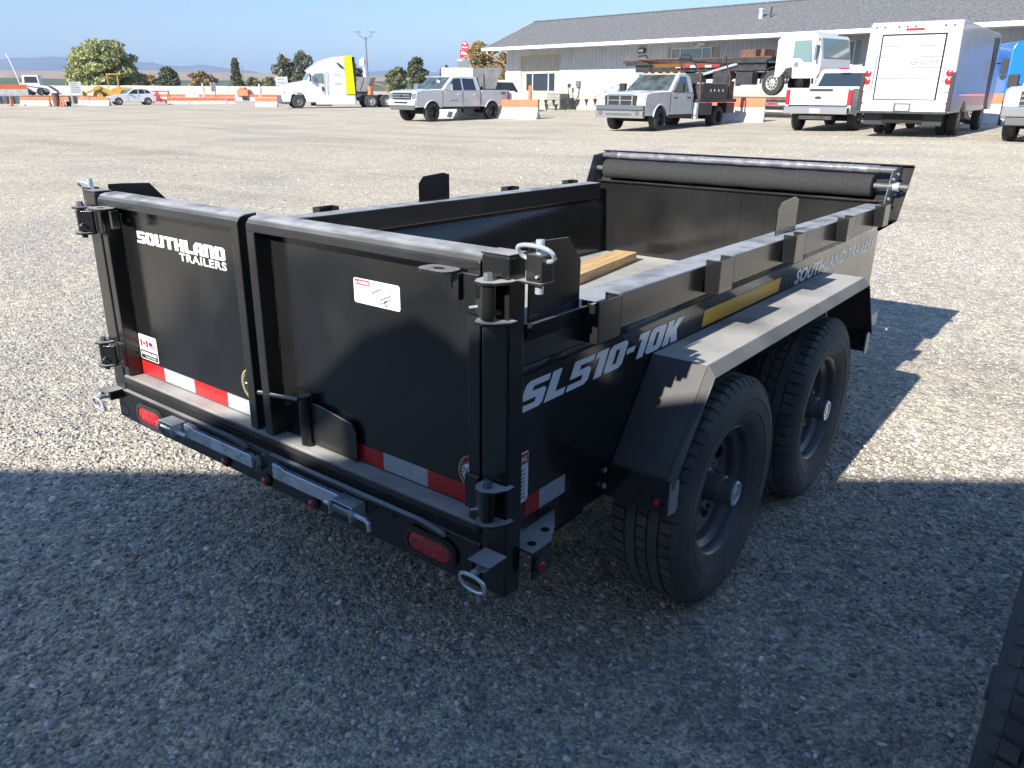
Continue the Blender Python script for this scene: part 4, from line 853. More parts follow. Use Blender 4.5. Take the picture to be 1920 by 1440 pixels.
barrier(369, 437, 101, 102, 'far barrier left of the orange compressor', h=.78)
barrier(464, 520, 102, 103, 'far barrier right of the orange compressor', h=.78)
# traffic cones
def cone(u, d, label, h=.72):
    o = thing('traffic_cone', label, 'traffic cone', at(px(u, d), d), 0, 'orange traffic cones on the yard'); q = MB(); q.box(-.18, .18, -.18, .18, 0, .03); q.build('cone_base', K['plastic'], o)
    q = MB(); q.lathe([(.14, .03), (.03, h), (.0001, h)], ax='z', n=14); q.build('cone_body', K['orange'], o); q = MB(); q.lathe([(.096, h * .42), (.070, h * .62)], ax='z', n=14); q.build('cone_band', K['white_dec'], o)
cone(13, 70, 'orange cone standing alone at the left edge', .8); cone(86, 69, 'tallest orange cone left of the rusty drum', .8); cone(107, 68.5, 'orange cone just right of the rusty drum', .72); cone(112, 68, 'rightmost orange cone of the group', .62)
o = thing('steel_drum', 'rusty red drum standing among orange cones', 'drum', at(px(99, 69), 69)); q = MB(); q.lathe([(.0001, 0), (.28, 0), (.29, .3), (.28, .32), (.29, .6), (.28, .62), (.28, .98), (.36, 1.0), (.36, 1.06), (.0001, 1.06)], ax='z', n=20); q.build('drum_body', K['rust'], o)
o = thing('trash_bucket', 'small dark bucket right of the orange cones', 'bucket', at(px(121, 70), 70)); q = MB(); q.lathe([(.0001, 0), (.17, 0), (.22, .4), (.20, .4), (.16, .05)], ax='z', n=16); q.build('bucket_body', K['plastic'], o)
# notice boards
def board(u0, u1, d, z0, z1, label, lines=5, name='notice_board', face='signw', post=True, h=None):
    a = at(px(u0, d), d); b = at(px(u1, d + .5), d + .5); L_ = math.dist(a[:2], b[:2]); o = thing(name, label, 'sign', a, yaw_of(a, b))
    q = MB(); q.box(0, L_, -.03, .03, z0, z1); q.build('sign_panel', K[face], o); q = MB()
    for k in range(lines): z = z1 - (z1 - z0) * (k + .7) / (lines + .6); q.box(L_ * .12, L_ * random.uniform(.6, .88), -.036, -.031, z - .03, z + .03)
    if lines: tag(q.build('sign_print', K['grey_print'], o), kind='stuff')
    if post:
        for x in (.02, L_ - .12): q = MB(); q.box(x - .02, x + .07, -.02, .07, 0, z1 + .05); q.build('post', K['barrier'], o)
    return o
board(128, 151, 69, 1.0, 1.95, 'white notice board on two posts left of the suv', 5)
board(393, 402, 98, 1.1, 2.1, 'small white upright notice board behind the long low barrier', 3)
board(516, 538, 76, 1.1, 2.5, 'white board with red top edge behind the nose of the semi truck', 4)
for u, d, lab in ((378, 99, 'slim white post behind the long low barrier'), (484, 98, 'slim white post left of the semi truck')):
    o = thing('marker_post', lab, 'post', at(px(u, d), d)); q = MB(); q.box(-.10, .10, -.06, .06, 0, 2.0); q.box(.25, .33, -.05, .03, 0, 1.5); q.build('post', K['barrier'], o)
# red sawhorses right of the suv
for k, (u, d) in enumerate(((283, 90), (302, 92), (575 * 0 + 293, 84))):
    o = thing('sawhorse', ['red folding sawhorse nearest the rear of the suv', 'red folding sawhorse right of the other two', 'low red rack on the gravel behind the suv'][k], 'sawhorse', at(px(u, d), d), .6 * k); q = MB(); hh = 1.15 if k < 2 else .35
    for x in (-.6, .6): q.tube((x - .12, -.3, 0), (x, 0, hh), .045, 6); q.tube((x + .12, .3, 0), (x, 0, hh), .045, 6)
    q.tube((-.75, 0, hh), (.75, 0, hh), .06, 6); q.build('frame', K['signr'], o)
# leaning white pole, light poles
o = thing('antenna_pole', 'thin white pole leaning over the ramp at the left edge', 'pole', at(px(40, 90), 90)); q = MB(); q.path([(0, 0, .6), (-.3, -.2, 2.6), (-.75, -.5, 4.4), (-.95, -.6, 4.9)], .05, 6); q.build('pole_shaft', K['trimw'], o)
def light_pole(u, d, h, label, big=True):
    o = thing('light_pole', label, 'light pole', at(px(u, d), d), R_(38)); q = MB(); q.tube((0, 0, 0), (0, 0, h), .12, 10, r1=.08); q.build('pole_shaft', K['polegrey'], o)
    for s in (-1, 1):
        if not big and s > 0: continue
        q = MB(); q.path([(0, 0, h - .3), (s * .35, 0, h - .05), (s * .75, 0, h + .15), (s * .8, 0, h + .5)], .04, 6); q.box(s * .9 - .35, s * .9 + .35, -.15, .15, h + .5, h + .6); q.build('lamp_arm', K['polegrey'], o)
light_pole(688, 100, 7.2, 'tall grey twin armed light pole behind the semi truck'); light_pole(456, 200, 6.5, 'thin light pole standing by the tapering tree', False)
o = thing('security_mast', 'white mast with box camera left of the tall light pole', 'mast', at(px(682, 96), 96)); q = MB(); q.tube((0, 0, 0), (0, 0, 4.0), .10, 10); q.tube((.35, 0, 1.5), (.1, 0, 3.6), .04, 6); q.build('mast_shaft', K['trimw'], o); q = MB(); q.box(-.4, .3, -.25, .25, 4.0, 4.6); q.lathe([(.2, 4.6), (.15, 4.8), (.0001, 4.85)], (-.05, 0, 0), 'z', 12); q.build('camera_box', K['trimw'], o)
# red pole sign
d = 240; o = thing('pole_sign', 'tall red roadside pole sign rising over the autumn trees', 'sign', at(px(871, d), d), math.atan2(RH.y, RH.x) - .1)
q = MB(); q.tube((0, .3, 0), (0, .3, 12), .3, 12); q.build('pole_shaft', K['polegrey'], o)
q = MB(); q.box(-1.55, 1.15, -.25, .55, 9.9, 11.9); q.build('sign_box', K['signr'], o, bevel=.08); q = MB(); q.prism([(-1.15, 12.05), (.95, 12.05), (.95, 13.4), (.55, 13.5), (.45, 14.0), (.1, 14.3), (-.35, 14.3), (-.7, 14.0), (-.8, 13.5), (-1.15, 13.4)], 'y', -.25, .55); q.build('sign_box', K['signr'], o, bevel=.05)
Ms2 = lambda x, z: plane((x, -.26, z), (1, 0, 0), (0, 0, 1))
decal('sign_lettering', fit(font_text('Pilot', .04), 1.9, .85), K['white_dec'], o, Ms2(-1.2, 10.65), .01); decal('sign_lettering', fit(font_text("Wendy's", .03), 1.7, .6), K['white_dec'], o, Ms2(-.98, 12.3), .01)
decal('sign_ring', disc(0, 0, .38), K['white_dec'], o, Ms2(-.12, 13.65), .01); decal('sign_stripe', flat([(-.5, 0), (1.0, .25), (1.0, .5), (-.5, .28)]), K['amber'], o, Ms2(-.0, 9.98), .01)
q = MB(); q.box(-2.2, .9, -.25, .35, 7.2, 9.0); q.build('price_board', K['greybox'], o); q = MB(); q.box(-2.2, -1.0, -.27, .3, 9.0, 9.4); q.build('price_header', K['signw'], o)

# ---------------- wheels for the far vehicles
def wheel_bg(parent, x, y, r, w, rimmat, nspoke=6, dual=False, dish=.0, face=None):
    s = 1 if y > 0 else -1
    q = MB(); q.lathe([(r * .58, -w / 2), (r * .88, -w / 2), (r * .97, -w * .42), (r, -w * .3), (r, w * .3), (r * .97, w * .42), (r * .88, w / 2), (r * .58, w / 2)], (0, 0, 0), 'y', 32)
    if dual: q.lathe([(r * .88, -s * (w * .62)), (r, -s * w * .8), (r, -s * w * 1.45), (r * .85, -s * w * 1.6)], (0, 0, 0), 'y', 32)
    o = q.build('wheel', K['bgtyre'], parent); o.location = (x, y - s * w / 2, r)
    q = MB(); f = s * (w / 2 - .01); dd = s * dish
    q.lathe([(r * .60, f), (r * .56, f + s * .01), (r * .53, f - s * .03), (r * .50, f - dd - s * .04), (r * .30, f - dd - s * .05), (r * .12, f - dd - s * .01), (.0001, f - dd)], (0, 0, 0), 'y', 32); q.build('rim', K[rimmat], o)
    q = MB()
    for k in range(nspoke): t = 2 * PI * (k + .5) / nspoke; c = Vector((math.cos(t) * r * .40, f - dd - s * .044, math.sin(t) * r * .40)); q.tube(c, c + Vector((0, s * .012, 0)), r * (.085 if nspoke > 5 else .12), 8)
    q.build('rim_hole', K['dark'], o)
    return o
def quad(pts, th=.012, n=None):                      # thin pane through 3-d points
    v = [Vector(p) for p in pts]; nn = (v[1] - v[0]).cross(v[2] - v[0]).normalized() * th; q = MB(); k = len(v)
    q.add([p for p in v] + [p + nn for p in v], [tuple(range(k))[::-1], tuple(range(k, 2 * k))] + [(i, (i + 1) % k, k + (i + 1) % k, k + i) for i in range(k)]); return q
def arch(x, r, z0, n=10): return [(x + r * math.cos(t), max(z0, r * .92 + r * math.sin(t) - r * .02)) for t in [PI - PI * i / n for i in range(n + 1)]]
def side_pane(name, poly, wf, m, par, off=.006):
    for s in (-1, 1):
        q = MB(); k = len(poly); vs = [(x, s * (wf(x, z) + off), z) for x, z in poly] + [(x, s * (wf(x, z) - .02), z) for x, z in poly]
        q.add(vs, [tuple(range(k)), tuple(range(k, 2 * k))[::-1]] + [(i, (i + 1) % k, k + (i + 1) % k, k + i) for i in range(k)]); q.build(name, m, par)
def on_side(name, mb, m, par, x, y, z, s):           # flat text on the left (+y) or right side
    M = plane((x, y, z), (-1, 0, 0) if s > 0 else (1, 0, 0), (0, 0, 1)); return decal(name, mb, m, par, M, .004)

# full size pickup, front third and cab in one profile. x forward, origin under the rear axle
def pickup(label, loc, rz, wb=4.06, hw=1.0, lift=.0, crew=True, bed=True, front='chrome', rim='blackrim', paint='white_car', r=.42, ow=1.02, group=None, name='pickup_truck'):
    t = thing(name, label, 'pickup truck', loc, R_(rz), group); P = K[paint]; L = lift; fx = wb + 1.02; ar = r + .07
    zb = .52 + L; belt = 1.24 + L; roof = 1.93 + L; wf = lambda x, z: hw - max(0, z - belt) * .26 - max(0, zb + .25 - z) * .05
    cab0 = .62 if crew else 1.35
    cx0 = wb - (3.25 if crew else 2.35)
    prof = [(cx0, zb)] + [(wb - ar, zb)] + [(wb + ar * math.cos(a), max(zb, r + L * 0 + ar * math.sin(a))) for a in [PI - PI * i / 10 for i in range(1, 10)]] + [(wb + ar, zb), (fx, zb), (fx + .02, belt - .30), (fx - .04, belt - .04), (fx - .35, belt + .03), (wb - .55, belt + .07), (cx0, belt)]
    body = MB(); body.taper(prof, wf); b = body.build('body', P, t, bevel=.055, seg=3)
    g = [(wb - .62, belt + .05), (wb - 1.42, roof - .03), (wb - 1.75, roof), (cx0 + .35, roof), (cx0 + .12, roof - .05), (cx0, belt)]
    cabm = MB(); cabm.taper(g, wf); cb = cabm.build('cab', P, t, bevel=.06, seg=3)
    ws = lambda z: hw - max(0, z - belt) * .26 - .09
    a0, a1 = (wb - .665, belt + .09), (wb - 1.365, roof - .07)
    q = quad([(a0[0] + .012, -ws(a0[1]), a0[1]), (a0[0] + .012, ws(a0[1]), a0[1]), (a1[0] + .012, ws(a1[1]), a1[1]), (a1[0] + .012, -ws(a1[1]), a1[1])], .02); q.build('windshield', K['glass_ws'], t)
    q = quad([(cx0 + .015, ws(belt) - .05, belt + .12), (cx0 + .015, -ws(belt) + .05, belt + .12), (cx0 + .085, -ws(roof) + .03, roof - .14), (cx0 + .085, ws(roof) - .03, roof - .14)], -.03); q.build('rear_window', K['glass'], t)
    if crew:
        side_pane('side_window', [(wb - .88, belt + .05), (wb - 1.50, roof - .12), (wb - 1.95, roof - .10), (wb - 1.95, belt + .05)], wf, K['glass'], t); side_pane('side_window', [(wb - 2.05, belt + .05), (wb - 2.05, roof - .10), (cx0 + .42, roof - .12), (cx0 + .34, belt + .05)], wf, K['glass'], t)
    else: side_pane('side_window', [(wb - .88, belt + .05), (wb - 1.50, roof - .12), (cx0 + .45, roof - .12), (cx0 + .38, belt + .05)], wf, K['glass'], t)
    for s in (-1, 1):
        q = MB()
        for x in ((wb - .66, wb - 2.0, cx0 + .05) if crew else (wb - .66, cx0 + .12)): q.box(x - .006, x + .006, *sorted((s * (hw - .01), s * (hw + .003))), zb + .1, belt)
        q.build('door_seam', K['dark'], t)
        for x in ((wb - 1.75, wb - 2.85) if crew else (wb - 1.95,)): q = MB(); q.box(x - .11, x + .11, *sorted((s * (hw - .01), s * (hw + .035))), belt - .17, belt - .13); q.build('door_handle', P if crew else K['plastic'], t)
        q = MB(); q.box(wb - 1.0, wb - .85, *sorted((s * (hw + .10), s * (hw + .34))), belt + .02, belt + .34); q.tube((wb - .98, s * hw * .96, belt + .06), (wb - .93, s * (hw + .12), belt + .1), .03, 6); q.build('mirror', K['chrome'] if front == 'chrome' else K['plastic'], t, bevel=.03)
        q = MB(); q.box(fx - .16, fx + .045, *sorted((s * (hw - .30), s * (hw - .02))), belt - .36, belt - .10); q.build('headlight', K['lampgrey' if front == 'chrome' else 'lampglass'], t, bevel=.03)
        q = MB(); q.box(cx0 + .1, wb - ar, *sorted((s * (hw - .06), s * (hw + .03))), zb - .10, zb - .02); q.build('running_board', K['plastic'], t, bevel=.01)
        for x, kk in ((wb, 0), (0, 1)): wheel_bg(t, x, s * ow, r, .28, rim, 8, dish=.05)
    for s in (-1, 1):
        for x in ((wb, 0) if bed else (wb,)):
            q = MB(); q.path([(x + (ar + .015) * math.cos(a), s * (hw + .004), max(zb - .02, r + (ar + .015) * math.sin(a))) for a in [PI - PI * i / 14 for i in range(15)]], .028, 6); q.build('wheel_flare', P, t)
        q = MB(); q.path([(wb - .70, s * .12, belt + .10), (wb - .80, s * .55, belt + .16)], .012, 5); q.build('wiper', K['plastic'], t)
        q = MB(); q.prism([(fx - .35, belt + .042), (wb - .5, belt + .082), (wb - .5, belt + .092), (fx - .35, belt + .055)], 'y', *sorted((s * .42, s * .50))); q.build('hood_ridge', P, t, bevel=.01)
    for y in (-.35, .30): q = MB(); q.box(wb - 1.75, wb - 1.60, y - .25, y + .25, belt, belt + .42); q.build('seat_back', K['plastic'], t)
    # grille and bumper
    gr = 'chrome' if front != 'grey' else 'chrome'
    q = MB(); q.box(fx - .02, fx + .06, -hw + .34, hw - .34, belt - .40, belt - .06); q.build('grille', K['plastic'], t, bevel=.02)
    if front == 'ram':
        q = MB(); z0, z1 = belt - .42, belt - .03; q.box(fx + .02, fx + .09, -.52, -.46, z0, z1); q.box(fx + .02, fx + .09, .46, .52, z0, z1); q.box(fx + .02, fx + .09, -.46, .46, z1 - .05, z1); q.box(fx + .02, fx + .09, -.46, .46, z0, z0 + .05); q.box(fx + .02, fx + .095, -.035, .035, z0 + .05, z1 - .05); q.box(fx + .02, fx + .09, -.46, -.035, (z0 + z1) / 2 - .02, (z0 + z1) / 2 + .02); q.box(fx + .02, fx + .09, .035, .46, (z0 + z1) / 2 - .02, (z0 + z1) / 2 + .02); q.build('grille_surround', K['chrome'], t, bevel=.01)
        q = MB(); q.box(fx - .03, fx + .12, -hw + .01, hw - .01, .70 + L, .86 + L); q.build('bumper_top', K['greypl'], t, bevel=.03)
        for s in (-1, 1): q = MB(); q.lathe([(.08, 0), (.075, .012), (.0001, .014)], (fx + .138, s * .74, .60 + L), 'x', 16); q.build('fog_lamp', K['greypl'], t)
        q = MB(); q.box(fx + .13, fx + .145, -.5, .5, .52 + L, .60 + L); q.build('plate_recess', K['greypl'], t); q = MB(); q.box(fx - .03, fx + .14, -hw + .01, hw - .01, .44 + L, .70 + L); q.build('bumper', K['chrome'], t, bevel=.04)
    else:
        q = MB()
        for z in (belt - .28, belt - .17): q.box(fx + .055, fx + .085, -hw + .36, hw - .36, z - .025, z + .025)
        q.box(fx + .055, fx + .080, -hw + .34, hw - .34, belt - .085, belt - .06); q.box(fx + .055, fx + .080, -hw + .34, hw - .34, belt - .40, belt - .375); q.build('grille_bar', K['chrome'], t, bevel=.006)
        q = MB(); q.prism([(-.14 * math.cos(a), belt - .225 + .055 * math.sin(a)) for a in [2 * PI * i / 16 for i in range(16)]], 'x', fx + .086, fx + .10); q.build('badge', K['print'], t)
        q = MB(); q.box(fx - .04, fx + .12, -hw + .01, hw - .01, .60 + L, .84 + L); q.build('bumper', P if front == 'chrome' else K['chrome'], t, bevel=.04)
        q = MB(); q.box(fx + .115, fx + .125, -.5, .5, .68 + L, .77 + L); q.build('tow_opening', K['plastic'], t); q = MB(); q.box(fx - .05, fx + .06, -hw + .12, hw - .12, .40 + L, .60 + L); q.build('air_dam', K['greypl'], t, bevel=.03)
    q = MB(); q.box(-1.0, fx - .2, -.45, .45, .40 + L, .62 + L); q.box(-.08, .08, -hw + .15, hw - .15, r - .1, r + .1); q.box(wb - .08, wb + .08, -hw + .15, hw - .15, r - .1, r + .1); q.build('chassis', K['dark'], t)
    q = MB(); q.box(wb - .55, wb + .55, -hw + .12, hw - .12, .65 + L, belt - .1); q.build('wheel_well', K['dark'], t)
    if bed:
        bx0 = -1.22; top = 1.30 + L; prof = [(bx0, zb + .05), (-ar, zb)] + [(ar * math.cos(a), max(zb, r + ar * math.sin(a))) for a in [PI - PI * i / 10 for i in range(1, 10)]] + [(ar, zb), (cx0 - .04, zb), (cx0 - .04, top), (bx0, top)]
        for s in (-1, 1):
            q = MB(); n = len(prof); ys = sorted((s * (hw - .10), s * hw)); q.prism(prof, 'y', *ys); q.build('bed_side', P, t, bevel=.02)
            q = MB(); q.box(bx0 - .02, bx0 + .10, *sorted((s * (hw - .12), s * (hw + .008))), top - .50, top - .05); q.build('tail_light', K['tail'], t, bevel=.02)
        q = MB(); q.box(bx0, cx0 - .04, -hw + .1, hw - .1, zb + .15, zb + .25); q.box(cx0 - .10, cx0 - .04, -hw + .1, hw - .1, zb + .25, top); q.build('bed_floor', K['plastic'], t)
        q = MB(); q.box(bx0 - .03, bx0 + .03, -hw + .125, hw - .125, zb + .28, top); q.build('tailgate', P, t, bevel=.02); q = MB(); q.box(bx0 - .038, bx0 - .03, -.42, .28, top - .10, top - .02); q.build('gate_handle', K['plastic'], t)
        q = MB(); q.prism([(.11 * math.cos(a), top - .28 + .045 * math.sin(a)) for a in [2 * PI * i / 16 for i in range(16)]], 'x', bx0 - .042, bx0 - .03); q.build('badge', K['print'], t)
        q = MB(); q.box(bx0 - .22, bx0 - .03, -hw + .02, hw - .02, zb + .02, zb + .24); q.build('rear_bumper', K['chrome'], t, bevel=.03); q = MB(); q.box(bx0 - .226, bx0 - .22, -.16, .16, zb + .05, zb + .19); q.build('license_plate', K['conc'], t)
        q = MB(); q.box(bx0 - .1, bx0 + .2, -.5, .5, .38 + L, .50 + L); q.tube((bx0 + .1, .55, .45 + L), (-.2, .75, .5 + L), .06, 8); q.build('hitch', K['blacksteel'], t)
    return t, wf, belt, roof, cx0, fx
# white crew cab pickup, left of centre
tA, wfA, be, rf, cx, fx = pickup('lifted white crew cab pickup with black wheels parked beside the building', (*at(px(845, 36.5) , 36.5)[:2], .05), -95, wb=4.06, lift=.14, r=.44)
tA.location = (-25.9, 31.6, .045)
on_side('lettering', fit(font_text('POWER STROKE', .02), .5, .05), K['print'], tA, 2.9, 1.004, .93, 1); on_side('lettering', fit(font_text('FX4', .04, shear=.3), .36, .13), K['print'], tA, -.62, 1.004, 1.22, 1); decal('windshield_marks', fit(font_text('02', .01), .24, .12), K['white_dec'], tA, plane((3.22, .55, 1.75), (0, -.95, .3), (-.55, 0, .83)), .02)
# louvred headache rack in its bed
q = MB(); q.prism([(.70, 1.46), (.82, 1.46), (.90, 2.0), (.84, 2.0)], 'y', -.82, .82); q.build('cab_guard', K['plastic'], tA)
q = MB(); q.prism([(.70, 1.44), (.78, 1.44), (.40, 1.44), (.50, 1.62)], 'y', .70, .78); q.box(-1.1, .7, .86, .92, 1.44, 1.49); q.box(-1.1, .7, -.92, -.86, 1.44, 1.49); q.build('bed_rail', K['plastic'], tA)
# flatbed service pickup
tB, wfB, be, rf, cx, fx = pickup('white regular cab pickup with black service flatbed and brown overhead rack', (-12.50, 28.85, .17), -92.5, wb=4.2, crew=False, bed=False, front='ram', rim='blackrim', paint='white_dirty', r=.40, hw=.98, ow=1.0)
for c_ in [c for c in tB.children if c.name.startswith('wheel') and abs(c.location.x) < .2]: bpy.data.objects.remove(c_, do_unlink=True) if False else None
for k in range(5): q = MB(); q.box(2.35, 2.45, -.62 + .31 * k - .04, -.62 + .31 * k + .04, 1.925, 1.97); q.build('roof_marker', K['amber'], tB)
q = MB(); q.box(2.0, 2.3, -.55, .55, 2.14, 2.27); q.build('light_bar', K['amber'], tB, bevel=.02)
q = MB(); q.box(-1.35, 1.72, -1.16, 1.16, .92, 1.05); q.build('flatbed_deck', K['blacksteel'], tB, bevel=.01)
for s in (-1, 1):
    q = MB(); q.box(-.55, 1.55, *sorted((s * .72, s * 1.14)), 1.05, 1.58); q.build('upper_tool_box', K['blacksteel'], tB, bevel=.01)
    q = MB(); q.box(-.55, 1.55, *sorted((s * .70, s * 1.15)), 1.58, 1.61); q.build('box_lid', K['conc'], tB)
    q = MB(); q.box(.62, 1.60, *sorted((s * .70, s * 1.12)), .48, .90); q.build('lower_tool_box', K['blacksteel'], tB, bevel=.01); q = MB(); q.box(-1.3, -.62, *sorted((s * .70, s * 1.12)), .52, .90); q.build('lower_tool_box', K['blacksteel'], tB, bevel=.01)
    q = MB(); q.tube((1.68, s * .98, .34), (1.68, s * .98, .92), .12, 12); q.build('steel_tank', K['zinc'], tB)
    for x in (-.1, .25, .6, .9): q = MB(); q.lathe([(.0001, s * 1.152), (.05, s * 1.150), (.05, s * 1.14)], (x, 0, 1.34), 'y', 10); q.build('box_latch', K['chrome'], tB)
    q = MB(); q.path([(1.62, s * 1.10, .95), (1.60, s * 1.05, 1.9), (2.0, s * .92, 2.32), (3.0, s * .88, 2.40)], .03, 8); q.path([(-.72, s * 1.10, 1.0), (-.78, s * 1.05, 1.9), (-.55, s * .98, 2.32)], .03, 8); q.path([(-.55, s * .98, 2.30), (2.0, s * .92, 2.34)], .03, 8); q.path([(2.95, s * .88, 2.40), (2.9, s * .88, 2.50), (2.3, s * .88, 2.55), (2.1, s * .90, 2.42)], .022, 8); q.path([(-.55, s * .98, 2.30), (-.5, s * .98, 2.55), (-.25, s * .98, 2.58), (-.2, s * .98, 2.34)], .022, 8); q.build('ladder_rack', K['rust'], tB)
    wheel_bg(tB, 0, s * 1.12, .40, .24, 'blackrim', 8, dish=.10)
q = MB(); q.box(2.0, 3.05, -.88, .88, 2.37, 2.41); q.box(-.7, 2.0, -.95, -.90, 2.28, 2.33); q.box(-.7, 2.0, .90, .95, 2.28, 2.33); q.box(-.6, -.52, -.95, .95, 2.28, 2.34); q.build('rack_shelf', K['rust'], tB)
q = MB(); q.box(-1.35, -.72, .95, 1.0, 1.05, 1.65); q.box(-1.35, -.72, .86, 1.0, 1.65, 1.69); q.build('tail_frame', K['rust'], tB)
decal('lettering', fit(font_text('HEAVY DUTY', .03), .26, .06), K['print'], tB, plane((3.3, .984, 1.06), (-1, 0, 0), (0, 0, 1)), .004)
# rear facing pickup
tC, wfC, be, rf, cx, fx = pickup('silver white pickup seen from behind, left of the step van', (-6.55, 26.3, .30), 92, wb=3.9, crew=False, paint='white_car', r=.41)
q = MB(); q.box(1.32, 1.42, -.16, .16, 1.90, 1.945); q.build('third_brake_light', K['tail'], tC)
# silver pickup at the right edge
tD, *_ = pickup('old white pickup cut off by the right edge of the view', (.20, 26.6, .36), -93, wb=4.0, crew=False, front='grey', paint='white_dirty', r=.40)

# ---------------- step van
t = thing('step_van', 'tall white step van with roll up rear door parked with its back to the viewer', 'van', (-3.52, 24.70, .36), R_(90.5)); hw = 1.15; z0, z1 = .62, 2.86
def vwf(x, z): return hw - max(0, z - 1.6) * .04
arch_ = lambda xc, r: [(xc + r * math.cos(a), max(z0, .40 + r * math.sin(a))) for a in [PI - PI * i / 8 for i in range(9)]]
q = MB(); prof = [(-2.05, z0)] + arch_(0, .52) + arch_(4.15, .52) + [(5.3, z0), (5.5, 1.4), (5.05, 2.1), (4.85, z1 - .12), (4.6, z1), (-1.95, z1), (-2.05, z1 - .10)]
q.taper(prof, vwf); q.build('van_body', pbr('glossy_white_van_side', (.54, .55, .56), .42, coat=.25, var=(1, .93, 1.03)), t, bevel=.07, seg=3)
xb = -2.05
q = MB(); q.box(xb - .008, xb - .0, -.78, .78, .94, 2.56); q.build('door_recess', K['dark'], t)
for i in range(6):
    a = .96 + i * .262; q = MB(); q.box(xb - .022, xb - .008, -.74, .74, a, a + .247); q.build('roll_door_slat', K['white_car'], t, bevel=.004)
Mv = lambda y, z: plane((xb - .023, y, z), (0, -1, 0), (0, 0, 1))
decal('lettering', fit(font_text('Ground', .02, shear=.2), .66, .17), K['greybox'], t, Mv(-.02, 1.80), .001); decal('lettering', fit(font_text('fedex.com', 0), .44, .07), pbr('faded_print', (.36, .36, .36), .5), t, Mv(-.0, 1.46), .001); decal('lettering', fit(font_text('1.800.GoFedEx', 0), .42, .045), bpy.data.materials['faded_print'], t, Mv(-.0, 1.35), .001)
decal('lettering', fit(font_text('470552', 0), .27, .06), K['grey_print'], t, plane((xb - .005, -.52, 2.70), (0, -1, 0), (0, 0, 1)), .002)
q = MB(); q.box(xb - .02, xb, -.22, .22, 2.64, 2.69); q.build('brake_light', K['tail'], t)
for s in (-1, 1):
    for z, m in ((1.60, 'tail'), (1.41, 'tail'), (1.22, 'signw')):
        q = MB(); q.lathe([(.085, 0), (.085, -.015), (.07, -.025), (.0001, -.03)], (xb, s * .99, z), 'x', 18); q.build('tail_light', K[m], t)
        if m == 'signw': q = MB(); q.lathe([(.095, 0), (.095, -.012), (.075, -.012)], (xb, s * .99, z), 'x', 18); q.build('lamp_ring', K['plastic'], t)
    q = MB(); q.tube((xb - .05, s * .86, 1.25), (xb - .05, s * .83, 2.05), .016, 8); q.tube((xb, s * .83, 2.05), (xb - .05, s * .83, 2.05), .016, 6); q.tube((xb, s * .86, 1.25), (xb - .05, s * .86, 1.25), .016, 6); q.build('grab_rail', K['zinc'], t)
    q = MB(); q.box(xb - .06, xb - .02, *sorted((s * 1.05, s * 1.15)), .68, 1.62); q.build('corner_bumper', K['plastic'], t, bevel=.01); q = MB(); q.box(xb + .20, xb + .22, *sorted((s * .38, s * .98)), .30, .60); q.build('mud_flap', K['plastic'], t)
    wheel_bg(t, 0, s * 1.08, .40, .24, 'steelrim', 6, dual=True); wheel_bg(t, 4.15, s * 1.08, .40, .24, 'steelrim', 6)
    q = MB(); q.lathe([(.035, 0), (.030, -.012), (.0001, -.014)], (xb, s * 1.05, .86), 'x', 12); q.build('reflector', K['tail'], t)
    q = MB(); q.box(4.7, 4.76, *sorted((s * 1.28, s * 1.46)), 1.7, 2.15); q.tube((4.75, s * 1.1, 2.0), (4.73, s * 1.32, 2.0), .02, 6); q.lathe([(.0001, 0), (.09, .0), (.09, .03)], (4.7, s * 1.38, 1.6), 'x', 12); q.build('mirror', K['plastic'], t, bevel=.01)
q = MB(); q.box(3.55, 4.25, -1.155, -1.13, .75, 2.7); q.build('side_doorway', K['plastic'], t); q = MB(); q.box(-1.2, 3.4, -1.156, -1.14, 1.05, 1.09); q.build('rub_rail', K['chrome'], t)
q = MB(); q.box(xb - .14, xb, -1.1, 1.1, .60, .655); q.build('rear_step', K['blacksteel'], t, bevel=.005); q = MB(); q.box(-1.9, 4.8, -.5, .5, .35, .60); q.tube((0, -.9, .4), (0, .9, .4), .12, 10); q.build('chassis', K['dark'], t)
q = MB(); q.box(xb - .02, xb, -.20, .22, .66, .86); q.build('plate_holder', K['greypl'], t); q = MB(); q.box(xb - .03, xb - .0201, -.16 + .0, .16, .68, .82); q.build('license_plate', K['signw'], t); decal('plate_print', fit(font_text('1RD98Y2', .01), .27, .07), K['print'], t, plane((xb - .031, .135, .715), (0, -1, 0), (0, 0, 1)), .002)
for y in (-.9, -.7, .0, .2, .4, .75, .95): q = MB(); q.lathe([(.028, 0), (.024, -.012), (.0001, -.013)], (xb, y, 2.73), 'x', 8); q.build('marker_dot', K['print'], t)

# ---------------- cab over roll off truck standing on a lowboy trailer
D0 = 37.5; hd = math.atan2(-.1686, .9857) - R_(4)
t = thing('roll_off_truck', 'white cab over truck with long black roll off frame riding on the lowboy trailer', 'truck', at(px(1470, D0), D0), hd); zg = 1.12
t.location.z = gnd(t.location.x, t.location.y) + zg - .2
q = MB(); cw = lambda x, z: 1.18 - max(0, z - 1.9) * .05
ca = MB(); ca.taper([(.35, .75), (.62, 1.05), (.62, 1.1), (.95, 1.15), (1.0, .70), (2.15, .70), (2.28, .95), (2.28, 1.45), (2.10, 2.32), (1.98, 2.40), (.30, 2.40), (.12, 2.26), (.12, .75)], cw); ca.build('cab', K['white_car'], t, bevel=.05)
side_pane('side_window', [(.95, 1.5), (.95, 2.2), (1.75, 2.2), (1.92, 1.34), (1.50, 1.34), (1.3, 1.5)], cw, K['glass_green'], t)
